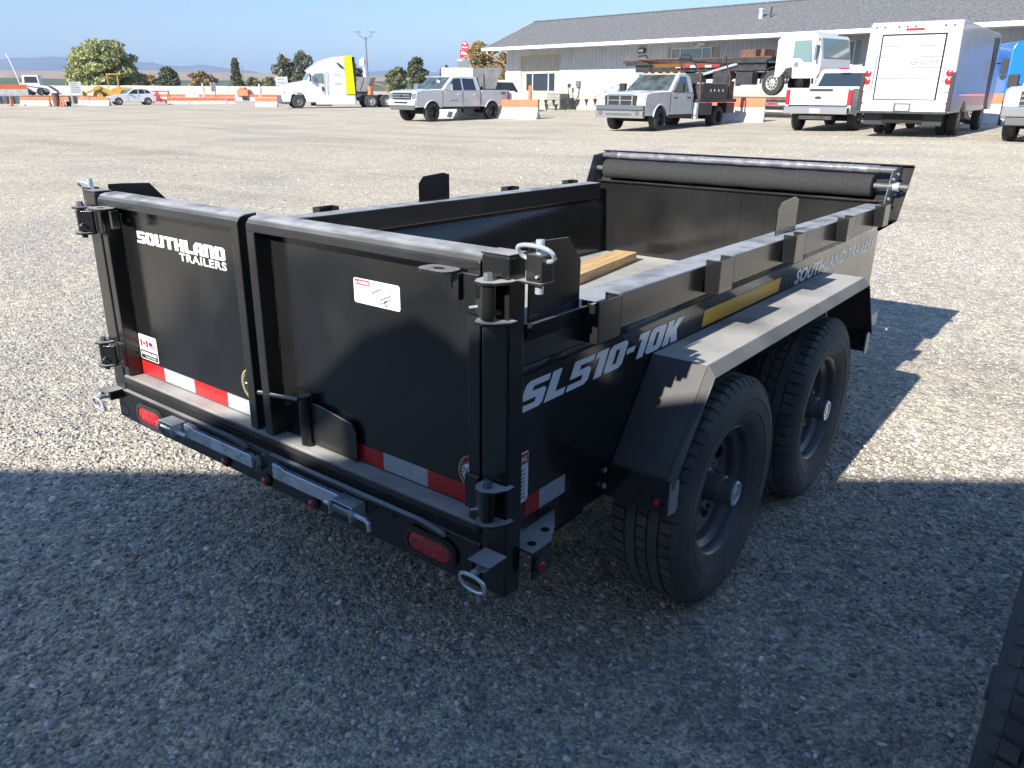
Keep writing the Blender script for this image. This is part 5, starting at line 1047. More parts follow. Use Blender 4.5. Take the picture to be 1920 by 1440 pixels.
q = quad([(2.285, -1.05, 1.52), (2.285, 1.05, 1.52), (2.13, 1.0, 2.26), (2.13, -1.0, 2.26)], .015); q.build('windshield', K['glass_green'], t)
q = MB(); q.box(.86, .872, -1.186, -1.17, .9, 2.3); q.box(1.98, 1.992, -1.19, -1.17, .85, 2.2); q.box(.872, 1.98, -1.19, -1.175, .85, .862); q.build('door_seam', K['greybox'], t)
q = MB(); q.prism([(1.15 + .11 * math.cos(a), 1.25 + .11 * math.sin(a)) for a in [2 * PI * i / 14 for i in range(14)]], 'y', -1.20, -1.186); q.build('door_emblem', K['greybox'], t)
q = MB(); q.box(.9, 1.7, -.9, .9, 2.41, 2.56); q.build('air_conditioner', K['trimw'], t, bevel=.04)
q = MB(); q.box(2.1, 2.2, -1.45, -1.25, 1.4, 2.0); q.tube((2.1, -1.15, 2.1), (2.15, -1.35, 2.35), .02, 6); q.box(1.8, 1.83, -1.2, -1.18, 1.2, 1.6); q.build('mirror', K['chrome'], t)
for x in (0, -6.2, -7.5): 
    for s in (-1, 1): wheel_bg(t, x, s * 1.15, .53, .28, 'steelrim', 10, dual=x < -1)
for s in (-1, 1): q = MB(); q.path([(.68 * math.cos(a), s * 1.0, .50 + .68 * math.sin(a)) for a in [R_(180 - 9 * i) for i in range(21)]], .045, 6); q.build('wheel_arch', K['plastic'], t)
q = MB(); q.box(-8.6, -.1, -.45, .45, .72, 1.0); q.box(-8.4, -.5, -.95, -.80, 1.05, 1.42); q.box(-8.4, -.5, .80, .95, 1.05, 1.42); q.build('chassis', K['blacksteel'], t)
q = MB(); q.box(-9.2, -.2, -1.05, 1.05, 1.50, 1.60); q.box(-9.0, -.4, -1.08, -1.02, 1.38, 1.50); q.build('hoist_frame', K['blacksteel'], t); q = MB(); q.box(-9.2, -.2, -1.06, 1.06, 1.60, 1.64); q.box(-2.1, -1.3, -.7, .3, 1.64, 1.95); q.box(-1.1, -.9, -.6, .2, 1.64, 1.95); q.build('frame_rails', K['rust'], t)
for x0, x1, z0_, z1_ in ((-4.9, -3.9, .45, .98), (-3.2, -2.3, .50, 1.05), (-1.9, -1.0, .45, 1.0)): q = MB(); q.box(x0, x1, -1.2, -.75, z0_, z1_); q.build('tool_box', K['blacksteel'], t, bevel=.02)
q = MB(); q.tube((-2.1, -1.0, .55), (-2.1, -.6, .55), .16, 14); q.build('air_tank', K['conc'], t)
for k in range(6): q = MB(); q.box(-5.6 + k * .45, -5.2 + k * .45, -1.095, -1.082, 1.22, 1.34); q.build('reflective_tape', K['red_tape' if k % 2 else 'white_tape'], t)
q = MB(); q.tube((-4.9, -1.0, .7), (-2.0, -1.0, 1.35), .07, 8); q.build('hydraulic_ram', K['zinc'], t)
for i, (x, z, w_) in enumerate(((.52, 1.25, .2), (1.2, 1.2, .5))): q = MB(); 
decal('lettering', fit(font_text('CITY OF\nTRACY', 0, align='CENTER'), .46, .22), K['grey_print'], t, plane((1.15, -1.186, 1.18), (1, 0, 0), (0, 0, 1)), .004) if False else None
lt = thing('lowboy_trailer', 'long flat lowboy trailer with red and white tape under the roll off truck', 'trailer', tuple(t.location), hd); lt.location.z = t.location.z - zg + .2 - .0
q = MB(); q.box(-9.5, 5.2, -1.28, 1.28, .72, .84); q.build('trailer_deck', K['rust'], lt); q = MB(); q.box(-9.5, 5.2, -1.30, -1.24, .48, .66); q.box(-9.4, 5.2, -.6, -.4, .3, .72); q.box(-9.4, 5.2, .4, .6, .3, .72); q.build('side_beam', K['greybox'], lt)
for k in range(26): q = MB(); q.box(-9.3 + k * .55, -8.92 + k * .55, -1.312, -1.301, .54, .62); q.build('reflective_tape', K['red_tape' if k % 2 else 'white_tape'], lt)
for x in (-8.3, -7.2, -6.1): 
    for s in (-1, 1): wheel_bg(lt, x, s * 1.2, .38, .26, 'steelrim', 8)
q = MB(); q.box(4.2, 7.5, -1.25, 1.25, 1.15, 1.3); q.box(4.2, 7.5, -1.25, -1.15, 1.3, 1.9); 
for k in range(7): q.box(4.3 + k * .52, 4.36 + k * .52, -1.28, -1.2, 1.25, 2.1)
q.box(4.2, 7.5, -1.29, -1.22, 2.05, 2.12); q.build('front_rack', K['blacksteel'], lt)
for k in range(5): q = MB(); q.box(4.35 + k * .6, 4.7 + k * .6, -1.302, -1.292, 1.72, 1.82); q.build('reflective_tape', K['red_tape' if k % 2 == 0 else 'white_tape'], lt)

# ---------------- blue semi behind the step van
D1 = 31.5; t = thing('blue_semi_truck', 'bright blue semi truck sleeper showing between step van and right edge', 'truck', at(px(1925, D1), D1), math.atan2(RH.y, RH.x) + R_(-12)); t.location.z = gnd(t.location.x, t.location.y); t.scale = (.82, .82, .82)
q = MB(); cw = lambda x, z: 1.22 - max(0, z - 2.6) * .18
q.taper([(-1.4, 1.1), (4.6, 1.0), (4.9, 1.6), (4.7, 1.95), (3.0, 2.15), (2.4, 3.0), (1.6, 3.35), (.6, 3.55), (-.6, 3.62), (-1.25, 3.5), (-1.4, 3.2)], cw); q.build('sleeper_cab', K['bluecab'], t, bevel=.08, seg=3)
side_pane('side_window', [(1.5, 2.2), (1.5, 2.8), (2.2, 2.8), (2.6, 2.2)], cw, K['glass'], t); q = MB(); q.box(-1.4, 4.6, -1.25, 1.25, .98, 1.10); q.build('side_trim', K['chrome'], t, bevel=.02)
q = MB(); q.box(-4.5, 4.2, -.5, .5, .6, .98); q.build('chassis', K['dark'], t)
for x in (3.7, -2.4, -3.7): 
    for s in (-1, 1): wheel_bg(t, x, s * 1.2, .52, .28, 'steelrim', 10, dual=x < 0)
q = MB(); q.tube((-.9, -1.1, 2.9), (-.7, -1.3, 3.05), .03, 8); q.tube((-.7, -1.3, 3.05), (-.35, -1.35, 2.5), .03, 8); q.build('grab_handle', K['chrome'], t)

# ---------------- white semi truck, lime panel
dS = 66; t = thing('white_semi_truck', 'white sleeper semi truck with lime yellow rear panel facing left', 'truck', (0, 0, 0)); 
pF = at(px(551, dS), dS); pR = at(px(694, dS + 2.5), dS + 2.5); t.location = pF; t.rotation_euler[2] = math.atan2(pF[1] - pR[1], pF[0] - pR[0])
cw = lambda x, z: 1.20 - max(0, z - 2.6) * .08 - max(0, x - .5) * .10
W = K['white_car']
q = MB(); q.taper([(-1.35, .45), (-.62, .45), (-.60, .62), (-.48, .98), (-.2, 1.14), (.2, 1.14), (.48, .98), (.60, .62), (.62, .48), (1.22, .48), (1.30, .75), (1.28, 1.25), (1.12, 1.62), (.4, 1.88), (-.75, 2.08), (-1.35, 2.1)], cw); q.build('hood', W, t, bevel=.06, seg=2)
q = MB(); q.taper([(-1.351, .42), (-.78, 2.06), (-1.12, 2.62), (-1.2, 2.70), (-1.0, 2.80), (-1.4, 3.10), (-2.1, 3.55), (-2.9, 3.80), (-3.7, 3.88), (-3.85, 3.88), (-3.85, .42)], lambda x, z: 1.22 - max(0, z - 2.7) * .14); q.build('sleeper_cab', W, t, bevel=.07, seg=3)
q = MB(); q.taper([(-3.86, 1.05), (-3.86, 3.90), (-4.45, 3.93), (-4.55, 1.05)], lambda x, z: 1.235 - max(0, z - 2.7) * .12); q.build('lime_panel', K['lime'], t, bevel=.03)
q = MB(); q.box(-4.66, -4.55, -1.15, 1.15, 1.0, 3.85); q.build('side_extender', K['plastic'], t)
side_pane('side_window', [(-1.28, 2.0), (-1.32, 2.55), (-1.95, 2.62), (-1.98, 1.9), (-1.45, 1.9)], lambda x, z: 1.22 - max(0, z - 2.7) * .14, K['glass_green'], t); side_pane('sleeper_window', [(-3.15, 3.42), (-3.35, 3.38), (-3.65, 3.12), (-3.7, 2.95), (-3.45, 3.05)], lambda x, z: 1.22 - max(0, z - 2.7) * .14, K['glass'], t)
q = quad([(-.79, -1.0, 2.12), (-.79, 1.0, 2.12), (-1.12, .98, 2.62), (-1.12, -.98, 2.62)], .02); q.build('windshield', K['glass_green'], t)
q = MB(); q.taper([(1.22, .32), (1.36, .50), (1.36, .98), (.86, 1.05), (.66, .75), (.66, .32)], lambda x, z: 1.16 - max(0, x - .5) * .08); q.build('bumper', K['greypl'], t, bevel=.05)
for s in (-1, 1):
    q = MB(); q.box(.78, 1.20, *sorted((s * 1.04, s * 1.14)), 1.08, 1.32); q.build('headlight', K['lampglass'], t, bevel=.03); q = MB(); q.prism([(-2.75, 1.2), (-2.10, 1.2), (-2.10, 1.95), (-1.45, 1.95), (-1.45, 1.9), (-2.05, 1.9)], 'y', *sorted((s * 1.218, s * 1.226))); q = MB(); q.box(-2.07, -2.05, *sorted((s * 1.21, s * 1.225)), .95, 2.65); q.box(-2.35, -2.33, *sorted((s * 1.21, s * 1.225)), .95, 2.72); q.box(-3.45, -2.85, *sorted((s * 1.21, s * 1.226)), 1.88, 1.90); q.box(-3.45, -2.85, *sorted((s * 1.21, s * 1.226)), 2.52, 2.54); q.build('door_seam', K['plastic'], t)
    q = MB(); q.box(-4.5, -1.35, *sorted((s * 1.19, s * 1.245)), .28, .98); q.build('side_fairing', W, t, bevel=.03); q = MB(); q.box(-2.6, -1.35, *sorted((s * 1.18, s * 1.25)), .16, .28); q.build('step', K['greypl'], t)
    q = MB(); q.box(-1.05, -.95, *sorted((s * 1.3, s * 1.5)), 2.0, 2.55); q.tube((-1.1, s * 1.15, 2.1), (-1.0, s * 1.32, 2.2), .02, 6); q.build('mirror', K['plastic'], t, bevel=.02); q = MB(); q.box(-2.0, -1.88, *sorted((s * 1.22, s * 1.24)), 1.30, 1.62); q.build('door_handle', K['plastic'], t)
    for x, du in ((0, False), (-5.85, True), (-7.15, True)): wheel_bg(t, x, s * 1.17, .52, .28, 'steelrim' if x < 0 else 'greybox', 10, dual=du)
q = MB(); q.box(-7.8, -4.6, -.45, .45, .55, .85); q.box(-6.6, -5.6, -.6, .6, .85, 1.0); q.box(-7.9, -7.85, .6, 1.1, .3, .95); q.box(-7.9, -7.85, -1.1, -.6, .3, .95); q.build('frame', K['blacksteel'], t); q = MB(); q.box(-4.65, -3.5, -.9, .9, .35, .95); q.build('fuel_tank', W, t)
on_side('lettering', fit(font_text('UNITED\nTRUCKING', .03, align='CENTER'), .62, .22), K['print'], t, -2.95, 1.222, 1.36, 1) if False else None
# ---------------- white suv
t = thing('white_suv', 'small white suv parked side on facing left by the barriers', 'car', (-71.2, 38.9, 0), R_(-93)); pf = at(px(213.5, 76), 76); pr = at(px(268, 77.5), 77.5); t.location = (pr[0], pr[1], 0); wb = 2.8; t.rotation_euler[2] = math.atan2(pf[1] - pr[1], pf[0] - pr[0]); t.scale = (math.dist(pf[:2], pr[:2]) / wb,) * 3
hw = .93; wf = lambda x, z: hw - max(0, z - .95) * .30; ar = .40
q = MB(); q.taper([(-.78, .38), (-ar, .32)] + [(ar * math.cos(a), max(.30, .34 + ar * math.sin(a))) for a in [PI - PI * i / 8 for i in range(1, 8)]] + [(ar, .30), (wb - ar, .30)] + [(wb + ar * math.cos(a), max(.30, .34 + ar * math.sin(a))) for a in [PI - PI * i / 8 for i in range(1, 8)]] + [(wb + ar, .32), (wb + .82, .34), (wb + .90, .62), (wb + .80, .84), (wb + .2, 1.0), (wb - .75, 1.08), (-.70, 1.06), (-.86, .85)], wf); q.build('body', W, t, bevel=.05)
q = MB(); q.taper([(wb - .72, 1.05), (wb - 1.45, 1.58), (wb - 2.0, 1.66), (.1, 1.62), (-.45, 1.50), (-.74, 1.05)], wf); q.build('cab', W, t, bevel=.05)
side_pane('side_window', [(wb - .98, 1.10), (wb - 1.5, 1.48), (wb - 1.92, 1.54), (wb - 1.92, 1.10)], wf, K['glass'], t); side_pane('side_window', [(wb - 2.0, 1.10), (wb - 2.0, 1.54), (.28, 1.52), (.20, 1.12)], wf, K['glass'], t); side_pane('side_window', [(.14, 1.13), (.22, 1.51), (-.12, 1.44), (-.42, 1.16)], wf, K['glass'], t)
q = quad([(wb - .74, -.80, 1.1), (wb - .74, .80, 1.1), (wb - 1.40, .70, 1.54), (wb - 1.40, -.70, 1.54)], .02); q.build('windshield', K['glass'], t)
for s in (-1, 1):
    wheel_bg(t, 0, s * .92, .37, .24, 'steelrim', 5); wheel_bg(t, wb, s * .92, .37, .24, 'steelrim', 5); q = MB(); q.box(wb + .45, wb + .84, *sorted((s * .62, s * .90)), .72, .86); q.build('headlight', K['lampglass'], t, bevel=.02); q = MB(); q.box(-.86, -.62, *sorted((s * .6, s * .91)), .86, 1.0); q.build('tail_light', K['tail'], t); q = MB(); q.box(wb - 1.0, wb - .85, *sorted((s * .94, s * 1.1)), 1.05, 1.2); q.build('mirror', W, t, bevel=.03)
    q = MB(); q.box(wb - 1.93, wb - 1.915, *sorted((s * .92, s * .935)), .4, 1.05); q.box(wb - .9, wb - .885, *sorted((s * .92, s * .935)), .4, 1.02); q.build('door_seam', K['plastic'], t)
q = MB(); q.box(wb + .80, wb + .91, -.5, .5, .45, .80); q.build('grille', K['plastic'], t)

# ---------------- yellow wheel loader
t = thing('wheel_loader', 'yellow wheel loader with open cab below the large round tree', 'loader', at(px(203, 96), 96), math.atan2(-RH.y, -RH.x) + .35)
q = MB(); q.prism([(-2.6, .8), (-.2, .7), (-.2, 1.35), (-.9, 1.6), (-2.4, 1.5)], 'y', -.7, .7); q.build('engine_body', K['yellow'], t, bevel=.06); q = MB(); q.prism([(-.2, .6), (1.4, .7), (1.7, 1.5), (1.2, 1.7), (-.2, 1.2)], 'y', -.5, .5); q.build('front_frame', K['yellow'], t, bevel=.05)
q = MB(); q.box(-1.2, .1, -.65, .65, 2.9, 3.02)
for x in (-1.1, -.02):
    for y in (-.6, .55): q.box(x, x + .08, y, y + .06, 1.4, 2.9)
q.build('cab_frame', K['yellow'], t); q = MB(); q.box(-1.0, -.95, -.5, .5, 1.6, 2.7); q.box(-.02, .0, -.5, .5, 1.5, 2.7); q.build('cab_glass', K['glass_green'], t)
for s in (-1, 1):
    q = MB(); q.prism([(.9, 1.7), (2.7, .9), (3.0, .4), (2.7, .4), (2.5, .8), (.8, 1.4)], 'y', *sorted((s * .5, s * .6))); q.build('lift_arm', K['yellow'], t)
    for x in (-1.7, 1.1): wheel_bg(t, x, s * 1.05, .62, .42, 'yellow', 6)
q = MB(); q.prism([(2.7, .2), (3.7, .1), (3.72, .16), (3.0, .35), (2.9, .95), (3.3, 1.2), (3.2, 1.28), (2.75, 1.05)], 'y', -1.1, 1.1); q.build('bucket', K['yellow'], t)
# ---------------- skid steer loader and parts around it
t = thing('skid_steer_loader', 'white compact loader with lowered arms behind the cones at far left', 'loader', at(px(66, 86), 86), math.atan2(RH.y, RH.x) + .2); t.location.z += .72
q = MB(); q.prism([(-1.3, .3), (1.0, .3), (1.1, .9), (.7, 1.0), (-1.2, 1.1), (-1.4, .8)], 'y', -.55, .55); q.build('body', K['white_dirty'], t, bevel=.04); q = MB(); q.prism([(-1.1, 1.0), (.6, 1.0), (.5, 1.95), (-1.0, 1.95)], 'y', -.5, .5); q.build('cab', K['white_dirty'], t, bevel=.05)
side_pane('side_window', [(-.85, 1.2), (.42, 1.2), (.36, 1.8), (-.8, 1.8)], lambda x, z: .5, K['glass'], t)
for s in (-1, 1):
    q = MB(); q.prism([(-1.2, 1.2), (1.3, .9), (2.1, .3), (2.1, .05), (1.9, .1), (1.2, .7), (-1.2, 1.0)], 'y', *sorted((s * .6, s * .7))); q.build('lift_arm', K['white_dirty'], t)
    for x in (-.7, .6): wheel_bg(t, x, s * .9, .36, .28, 'blackrim', 6)
# ---------------- compressor, grey dump body, digger arm
t = thing('orange_compressor', 'small orange compressor on wheels before the white wall', 'compressor', at(px(455, 108), 108), .4); q = MB(); q.box(-.8, .8, -.5, .5, .55, 1.35); q.box(-.5, .3, -.4, .4, 1.35, 1.6); q.build('housing', K['orange'], t, bevel=.06); wheel_bg(t, .2, .6, .3, .2, 'blackrim'); wheel_bg(t, .2, -.6, .3, .2, 'blackrim')
t = thing('grey_dump_body', 'dark grey open dump body standing behind the rear axle of the semi truck', 'dump body', at(px(672, 82), 82), math.atan2(RH.y, RH.x)); q = MB(); q.prism([(-1.6, 1.25), (.9, 1.2), (1.5, 2.5), (-1.0, 2.6)], 'y', -.9, .9); q.build('tub', K['greybox'], t, bevel=.04)
for k in range(4): q = MB(); q.prism([(-1.35 + k * .7, 1.23), (-1.25 + k * .7, 1.23), (-.72 + k * .68, 2.5), (-.82 + k * .68, 2.5)], 'y', -.96, -.901); q.build('tub_rib', K['greybox'], t)
q = MB(); q.box(-1.8, 1.2, -.6, .6, .5, 1.2); q.build('chassis', K['blacksteel'], t)
t = thing('digger', 'tan backhoe arm and machine parts at the rear of the semi truck', 'digger', at(px(712, 88), 88), math.atan2(RH.y, RH.x) + .2)
for nm, pts, r_ in (('boom', [(-1.1, 0, .9), (-.8, 0, 1.95), (.0, 0, 1.85), (.7, 0, 1.35)], .13), ('dipper', [(.7, 0, 1.35), (.95, 0, .7), (1.3, 0, .5)], .12)): q = MB(); q.path(pts, r_, 6); q.build(nm, K['tan_steel'], t)
q = MB(); q.prism([(1.1, .3), (1.7, .3), (1.8, .9), (1.3, .9)], 'y', -.4, .4); q.build('bucket', K['rust'], t); q = MB(); q.box(-2.0, -.9, -.7, .7, .4, 1.1); q.build('base', K['greybox'], t)
o = thing('orange_barrel', 'orange barrel behind the rear wheels of the semi truck', 'barrel', at(px(691, 80), 80)); q = MB(); q.lathe([(.0001, 0), (.28, 0), (.24, .9), (.2, 1.7), (.0001, 1.7)], ax='z', n=16); q.build('barrel_body', K['orange'], o)
# things behind the crew cab pickup
t = thing('white_box_body', 'white flat topped box showing above the roof of the crew cab pickup', 'box', at(px(858, 46), 46), math.atan2(RH.y, RH.x)); q = MB(); q.box(-.95, .85, 0, 2.5, .5, 2.52); q.build('box_shell', K['trimw'], t, bevel=.02)
t = thing('grey_tonneau_lid', 'large dark grey lid propped open above the bed of the crew cab pickup', 'lid', at(px(905, 43), 43), math.atan2(RH.y, RH.x)); q = MB(); q.prism([(-.55, 1.45), (.55, 1.35), (.95, 2.50), (-.60, 2.46)], 'y', -.03, .03); q.build('lid_panel', K['greybox'], t); q = MB(); q.tube((.0, -.05, 1.4), (-.02, -.05, 2.2), .02, 6); q.build('gas_strut', K['plastic'], t); q = MB(); q.prism([(-.9, .3), (1.6, .3), (1.6, 1.35), (-.9, 1.45)], 'y', .2, 1.6); q.build('lid_base', K['trimw'], t)
t = thing('parked_suv', 'white suv roof and dark window between pickup and building', 'car', at(px(938, 52), 52), math.atan2(RH.y, RH.x)); q = MB(); q.prism([(-1.3, .3), (1.6, .3), (1.6, 1.1), (1.2, 1.2), (.8, 1.9), (-.5, 1.95), (-1.1, 1.2), (-1.3, 1.1)], 'y', 0, 1.8); q.build('body', W, t, bevel=.05); q = MB(); q.prism([(-.95, 1.22), (-.45, 1.82), (.7, 1.8), (1.05, 1.22)], 'y', -.01, .0); q.build('side_window', K['glass'], t)

# ---------------- the office building
sB = .89; c0 = Vector((CAM.x + sB * (-40.592 - CAM.x), CAM.y + sB * (52.669 - CAM.y), CAM.z * (1 - sB))); th = math.atan2(-.16859, .98569)
bl = thing('office_building', 'long white ribbed metal building with grey shingle roof and deep eaves', 'building', c0, th)
def Z(z): return z * sB                               # heights measured on the wall
WL = 52.0; base = Z(1.38); eave = Z(4.465); dep = 5.732 * 2 * sB - 2.39 * 2 * sB
q = MB(); q.box(.02, WL, .06, dep, -.4, eave + .12); q.build('wall_core', K['conc'], bl)
q = MB(); q.box(0, 1.63 * sB, 0, .06, -.4, base); q.box(6.1 * sB, WL, 0, .06, -.4, base); q.build('concrete_plinth', K['conc'], bl)
def siding(x0, x1, z0, z1):
    q = MB(); q.box(x0 + .002, x1 - .002, .0, .059, z0, z1); n = max(1, round((x1 - x0) / .30)); 
    for k in range(n): x = x0 + (k + .5) * (x1 - x0) / n; q.prism([(x - .045, .0), (x - .022, -.032), (x + .022, -.032), (x + .045, .0)], 'z', z0 + .003, z1 - .003)
    q.build('siding_panel', K['siding'], bl)
siding(0, .70, base, eave); siding(.70, 1.40, base, eave)
x = 6.08 * sB
holes = [(16.44 * sB, 19.6 * sB, Z(3.05), Z(4.13)), (27.1 * sB, 29.0 * sB, Z(2.9), Z(4.17))]
siding(1.4, 6.08 * sB, Z(4.08), eave)
while x < WL - 1:
    x1 = x + .9; hit = [h for h in holes if x < h[1] and x1 > h[0]]
    if hit: siding(x, x1, base, hit[0][2]); siding(x, x1, hit[0][3], eave)
    else: siding(x, x1, base, eave)
    x = x1
def window(x0, x1, z0, z1, mull, y=.02, m='glass_green', frame='trimw', inset=.0):
    f = MB(); w = .05; f.box(x0, x1, y - .05, y + .03, z1 - w, z1); f.box(x0, x1, y - .05, y + .03, z0, z0 + w); f.box(x0, x0 + w, y - .05, y + .03, z0 + w, z1 - w); f.box(x1 - w, x1, y - .05, y + .03, z0 + w, z1 - w)
    for c_ in mull: f.box(c_ - w * .6, c_ + w * .6, y - .05, y + .03, z0 + w, z1 - w)
    o = f.build('window', K[frame], bl); xs = [x0 + w] + list(mull) + [x1 - w]
    for a, b in zip(xs[:-1], xs[1:]): q = MB(); q.box(a + .02, b - .02, y, y + .012, z0 + w, z1 - w); q.build('pane', K[m], o)
    return o
window(16.44 * sB, 19.6 * sB, Z(3.05), Z(4.13), (17.15 * sB, 18.9 * sB)); window(27.1 * sB, 29.0 * sB, Z(2.9), Z(4.17), (28.1 * sB,), m='glass')
# infilled vehicle door: beige lap boards, roller housing and window
x0, x1 = 1.63 * sB, 6.06 * sB; zt = Z(4.06)
for z in np.arange(-.1, Z(3.33) - .01, .16):
    if z + .16 > Z(1.36) and z < Z(2.78) - .05: q = MB(); q.prism([(.10, z), (.06, z), (.085, z + .158), (.10, z + .158)], 'x', x0 + .06, 2.17 * sB); q.build('lap_board', K['cream'], bl); q = MB(); q.prism([(.10, z), (.06, z), (.085, z + .158), (.10, z + .158)], 'x', 5.56 * sB, x1 - .06); q.build('lap_board', K['cream'], bl)
    else: q = MB(); q.prism([(.10, z), (.06, z), (.085, z + .158), (.10, z + .158)], 'x', x0 + .06, x1 - .06); q.build('lap_board', K['cream'], bl)
q = MB(); q.box(x0 + .06, x1 - .06, .10, .14, Z(3.33), zt)
for z in np.arange(Z(3.33), zt - .05, .09): q.box(x0 + .06, x1 - .06, .085, .10, z, z + .07)
tag(q.build('roller_shutter', pbr('beige_shutter', (.40, .37, .30), .6), bl), kind='stuff')
q = MB(); q.box(x0, x0 + .06, -.02, .14, -.3, zt); q.box(x1 - .06, x1, -.02, .14, -.3, zt); q.box(x0, x1, -.02, .14, zt, zt + .05); q.build('door_frame', K['cream'], bl)
window(2.17 * sB, 5.55 * sB, Z(1.36), Z(2.77), (3.0 * sB, 4.78 * sB), y=.055, m='glass')
# corner trim, downpipe, fascia, roof, ridge caps
q = MB(); q.box(-.03, .05, -.03, .10, base - .02, eave); q.build('corner_trim', K['trimw'], bl)
o_ = 2.39 * sB; gx = -.13 * sB - .2; rd = 5.732 * sB; rz_ = 6.80 * sB; Lr = WL + 1.5
q = MB(); q.prism([(-o_, eave), (-o_, eave + .05), (-o_ + rd, rz_), (-o_ + 2 * rd, eave + .05), (-o_ + 2 * rd, eave), (-o_ + rd, rz_ - .14)], 'x', gx, Lr); q.build('roof', K['shingle'], bl)
q = MB(); q.box(gx, Lr, -o_ - .10, -o_, eave - .10, eave + .10); q.build('gutter', K['trimw'], bl, bevel=.02); q = MB(); q.box(gx, Lr, -o_, .0, eave - .04, eave - .005); q.build('soffit', K['siding'], bl)
q = MB(); q.prism([(-o_, eave - .1), (-o_, eave + .08), (-o_ + rd, rz_ + .03), (-o_ + rd, rz_ - .15)], 'x', gx - .04, gx); q.build('rake_board', K['trimw'], bl)
q = MB(); xx = gx
while xx < Lr: q.prism([(-o_ + rd - .16, rz_ - .03), (-o_ + rd, rz_ + .05), (-o_ + rd + .16, rz_ - .03)], 'x', xx, xx + .30); xx += .34
tag(q.build('ridge_cap', K['shingle'], bl), kind='stuff')
q = MB(); q.path([(gx + .5, -o_, eave - .1), (gx + .5, -o_ + .05, eave - .25), (-.08, -.05, eave - .95), (-.08, -.05, -.2)], .045, 8); q.build('downpipe', K['trimw'], bl)
for zx, zw in ((21.0, .35), ):
    q = MB(); zz = eave + .05 + (rz_ - eave) * .50; q.tube((zx * sB + 1.4, -o_ + rd * .5, zz - .1), (zx * sB + 1.4, -o_ + rd * .5, zz + .38), .13, 12); q.tube((zx * sB + 1.4, -o_ + rd * .5, zz + .38), (zx * sB + 1.4, -o_ + rd * .5, zz + .44), .19, 12); q.build('roof_vent', K['zinc'], bl); q = MB(); q.tube((zx * sB + 2.0, -o_ + rd * .5, zz), (zx * sB + 2.0, -o_ + rd * .5, zz + .5), .04, 8); q.build('vent_pipe', K['plastic'], bl)
q = MB(); q.box(13.67 * sB, 14.25 * sB, -.16, -.035, Z(3.9), Z(4.22)); f = q.build('wall_light', K['plastic'], bl, bevel=.01); q = MB(); q.box(13.75 * sB, 14.17 * sB, -.17, -.161, Z(3.97), Z(4.16)); q.build('lamp_glass', K['signw'], f)
q = MB(); q.path([(18.2 * sB, -.05, Z(4.4)), (18.3 * sB, -.1, Z(4.2)), (18.6 * sB, -.3, Z(4.15)), (19.0 * sB, -.35, Z(4.25))], .03, 6); q.box(18.8 * sB, 19.3 * sB, -.45, -.25, Z(4.22), Z(4.38)); q.build('wall_camera', K['trimw'], bl)
decal('house_number', fit(font_text('2\n0\n4\n4', .01, align='CENTER'), .10, .62), K['grey_print'], bl, plane((.60 * sB, -.034, Z(1.9)), (1, 0, 0), (0, 0, 1)), .002)
q = MB(); q.box(7.9 * sB, 8.3 * sB, -.18, -.035, Z(1.7), Z(2.15)); q.build('electric_box', K['greybox'], bl); q = MB(); q.path([(8.2 * sB, -.08, Z(1.7)), (8.1 * sB, -.10, Z(1.0)), (7.8 * sB, -.3, Z(.5)), (7.6 * sB, -.4, Z(.2))], .025, 6); q.build('cable', K['plastic'], bl)
def on_wall(x, y, z=None):
    p = bl.matrix_world if False else Matrix.Translation(c0) @ Matrix.Rotation(th, 4, 'Z'); v = p @ Vector((x * sB, y, 0)); v.z = float(gnd(v.x, v.y)) if z is None else z; return v
t = thing('air_conditioner', 'grey box air conditioner standing against the building wall', 'air conditioner', on_wall(5.75, -.95), th); q = MB(); q.box(0, 1.25, 0, .9, .05, 1.05)
q.build('casing', K['greybox'], t, bevel=.03); q = MB()
for k in range(9): q.box(.04, 1.21, -.012, -.001, .12 + k * .1, .18 + k * .1)
tag(q.build('louvre', K['conc'], t), kind='stuff')
t = thing('meter_cabinet', 'narrow dark cabinet with pipes right of the air conditioner', 'cabinet', on_wall(7.35, -.6), th); q = MB(); q.box(0, .5, 0, .35, 0, .75); q.tube((.15, .15, .75), (.15, .15, 1.5), .03, 6); q.box(.05, .28, .1, .2, 1.4, 1.65); q.build('casing', K['blacksteel'], t, bevel=.02)
t = thing('orange_bollard', 'tall orange bollard standing in front of the beige infill wall', 'bollard', on_wall(5.0, -1.9), th); q = MB(); q.lathe([(.12, 0), (.12, 1.5), (.09, 1.58), (.0001, 1.60)], ax='z', n=20); q.build('bollard_tube', K['orange'], t)
t = thing('stair_rail', 'white handrail of steps against the building behind the flatbed pickup', 'handrail', on_wall(9.9, -.5), th); q = MB()
for off in (0, .45): q.path([(0, -.6, .0 + 0), (0, -.6, .95 + off), (1.9, -.6, 1.85 + off * .7), (2.9, -.6, 1.85 + off * .7)], .028, 6)
for x_ in (.5, 1.0, 1.5, 2.0, 2.5, 2.9): q.tube((x_, -.6, min(1.1, .55 * x_)), (x_, -.6, .95 + .47 * min(1.9, x_) + .3), .022, 6)
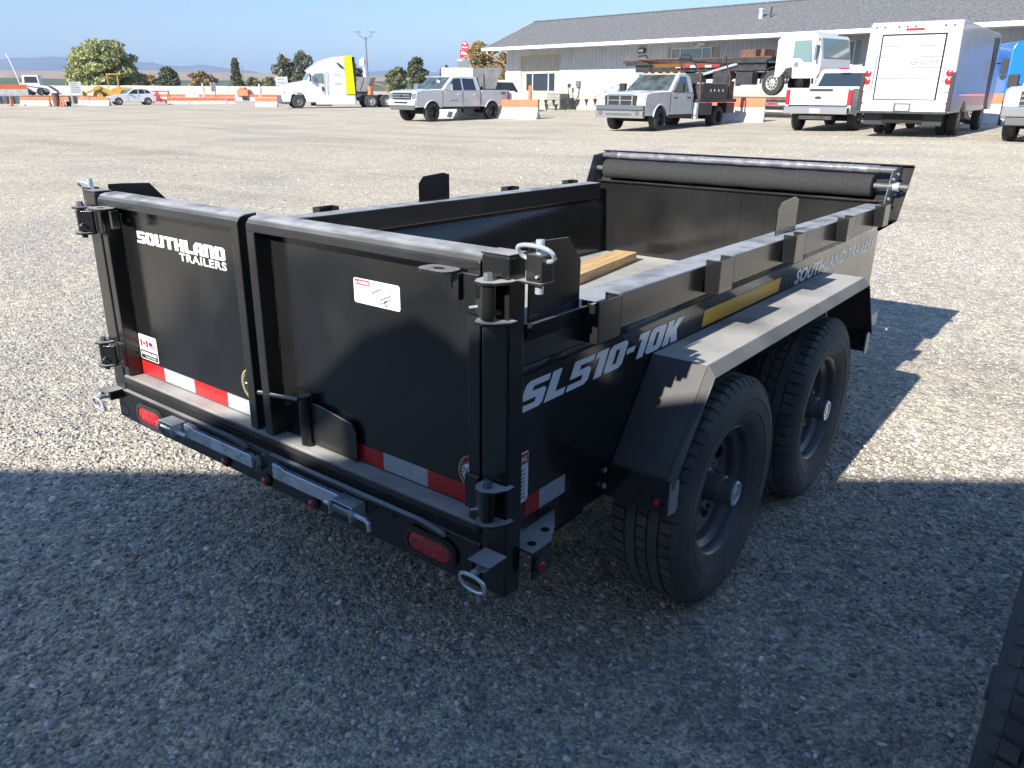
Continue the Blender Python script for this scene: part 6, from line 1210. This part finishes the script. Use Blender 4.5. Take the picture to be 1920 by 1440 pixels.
q.build('rail', K['trimw'], t); q = MB()
for k in range(5): q.box(.3 + k * .32, 3.6, -.6, .4, .2 * k, .2 * k + .2)
q.build('steps', K['conc'], t)
# pennant strings
def pennants(label, p0, p1, n, sag=.10, s=.17):
    p0 = Vector(p0); p1 = Vector(p1); o = thing('pennant_string', label, 'pennants', p0, 0, 'strings of black pennants before the building'); q = MB(); pts = []
    for i in range(n * 2 + 1): f_ = i / (n * 2); v = (p1 - p0) * f_; v.z -= sag * 4 * f_ * (1 - f_); pts.append(v)
    q.path(pts, .008, 4); q.build('cord', K['plastic'], o); dr_ = (p1 - p0).normalized(); flag = None
    for i in range(n):
        v = pts[i * 2 + 1]
        if flag is None:
            q = MB(); q.add([(-dr_.x * s, -dr_.y * s, 0), (dr_.x * s, dr_.y * s, 0), (0, 0, -.42)], [(0, 1, 2)]); q.add([(-dr_.x * s - .006, -dr_.y * s - .01, 0), (dr_.x * s - .006, dr_.y * s - .01, 0), (-.006, -.01, -.42)], [(2, 1, 0)]); flag = q.build('pennant', K['plastic'], o, fix=False, smooth=0); flag.location = v
        else: f2 = flag.copy(); link(f2); f2.parent = o; f2.location = v
a = on_wall(.5, -2.5); b = on_wall(13.5, -2.5); a.z += .82; b.z += .72; pennants('upper string of black pennants hanging in front of the building wall', a, b, 16)
a = on_wall(4.4, -5.0); b = on_wall(13.5, -5.0); a.z += .62; b.z += .50; pennants('lower string of black pennants right of the orange bollard', a, b, 10)

# ---------------- haze
hz = MB(); hz.box(-13000, 13000, -13000, 13000, -6, 420); m = bpy.data.materials.new('haze'); m.use_nodes = True; nt = m.node_tree; nt.nodes.remove(nt.nodes['Principled BSDF']); v = nt.nodes.new('ShaderNodeVolumePrincipled'); v.inputs['Color'].default_value = (.50, .68, 1, 1); v.inputs['Density'].default_value = 1.5e-4; v.inputs['Anisotropy'].default_value = .0
nt.links.new(v.outputs[0], nt.nodes['Material Output'].inputs['Volume']); o = hz.build('haze', m, smooth=0); tag(o, kind='stuff')
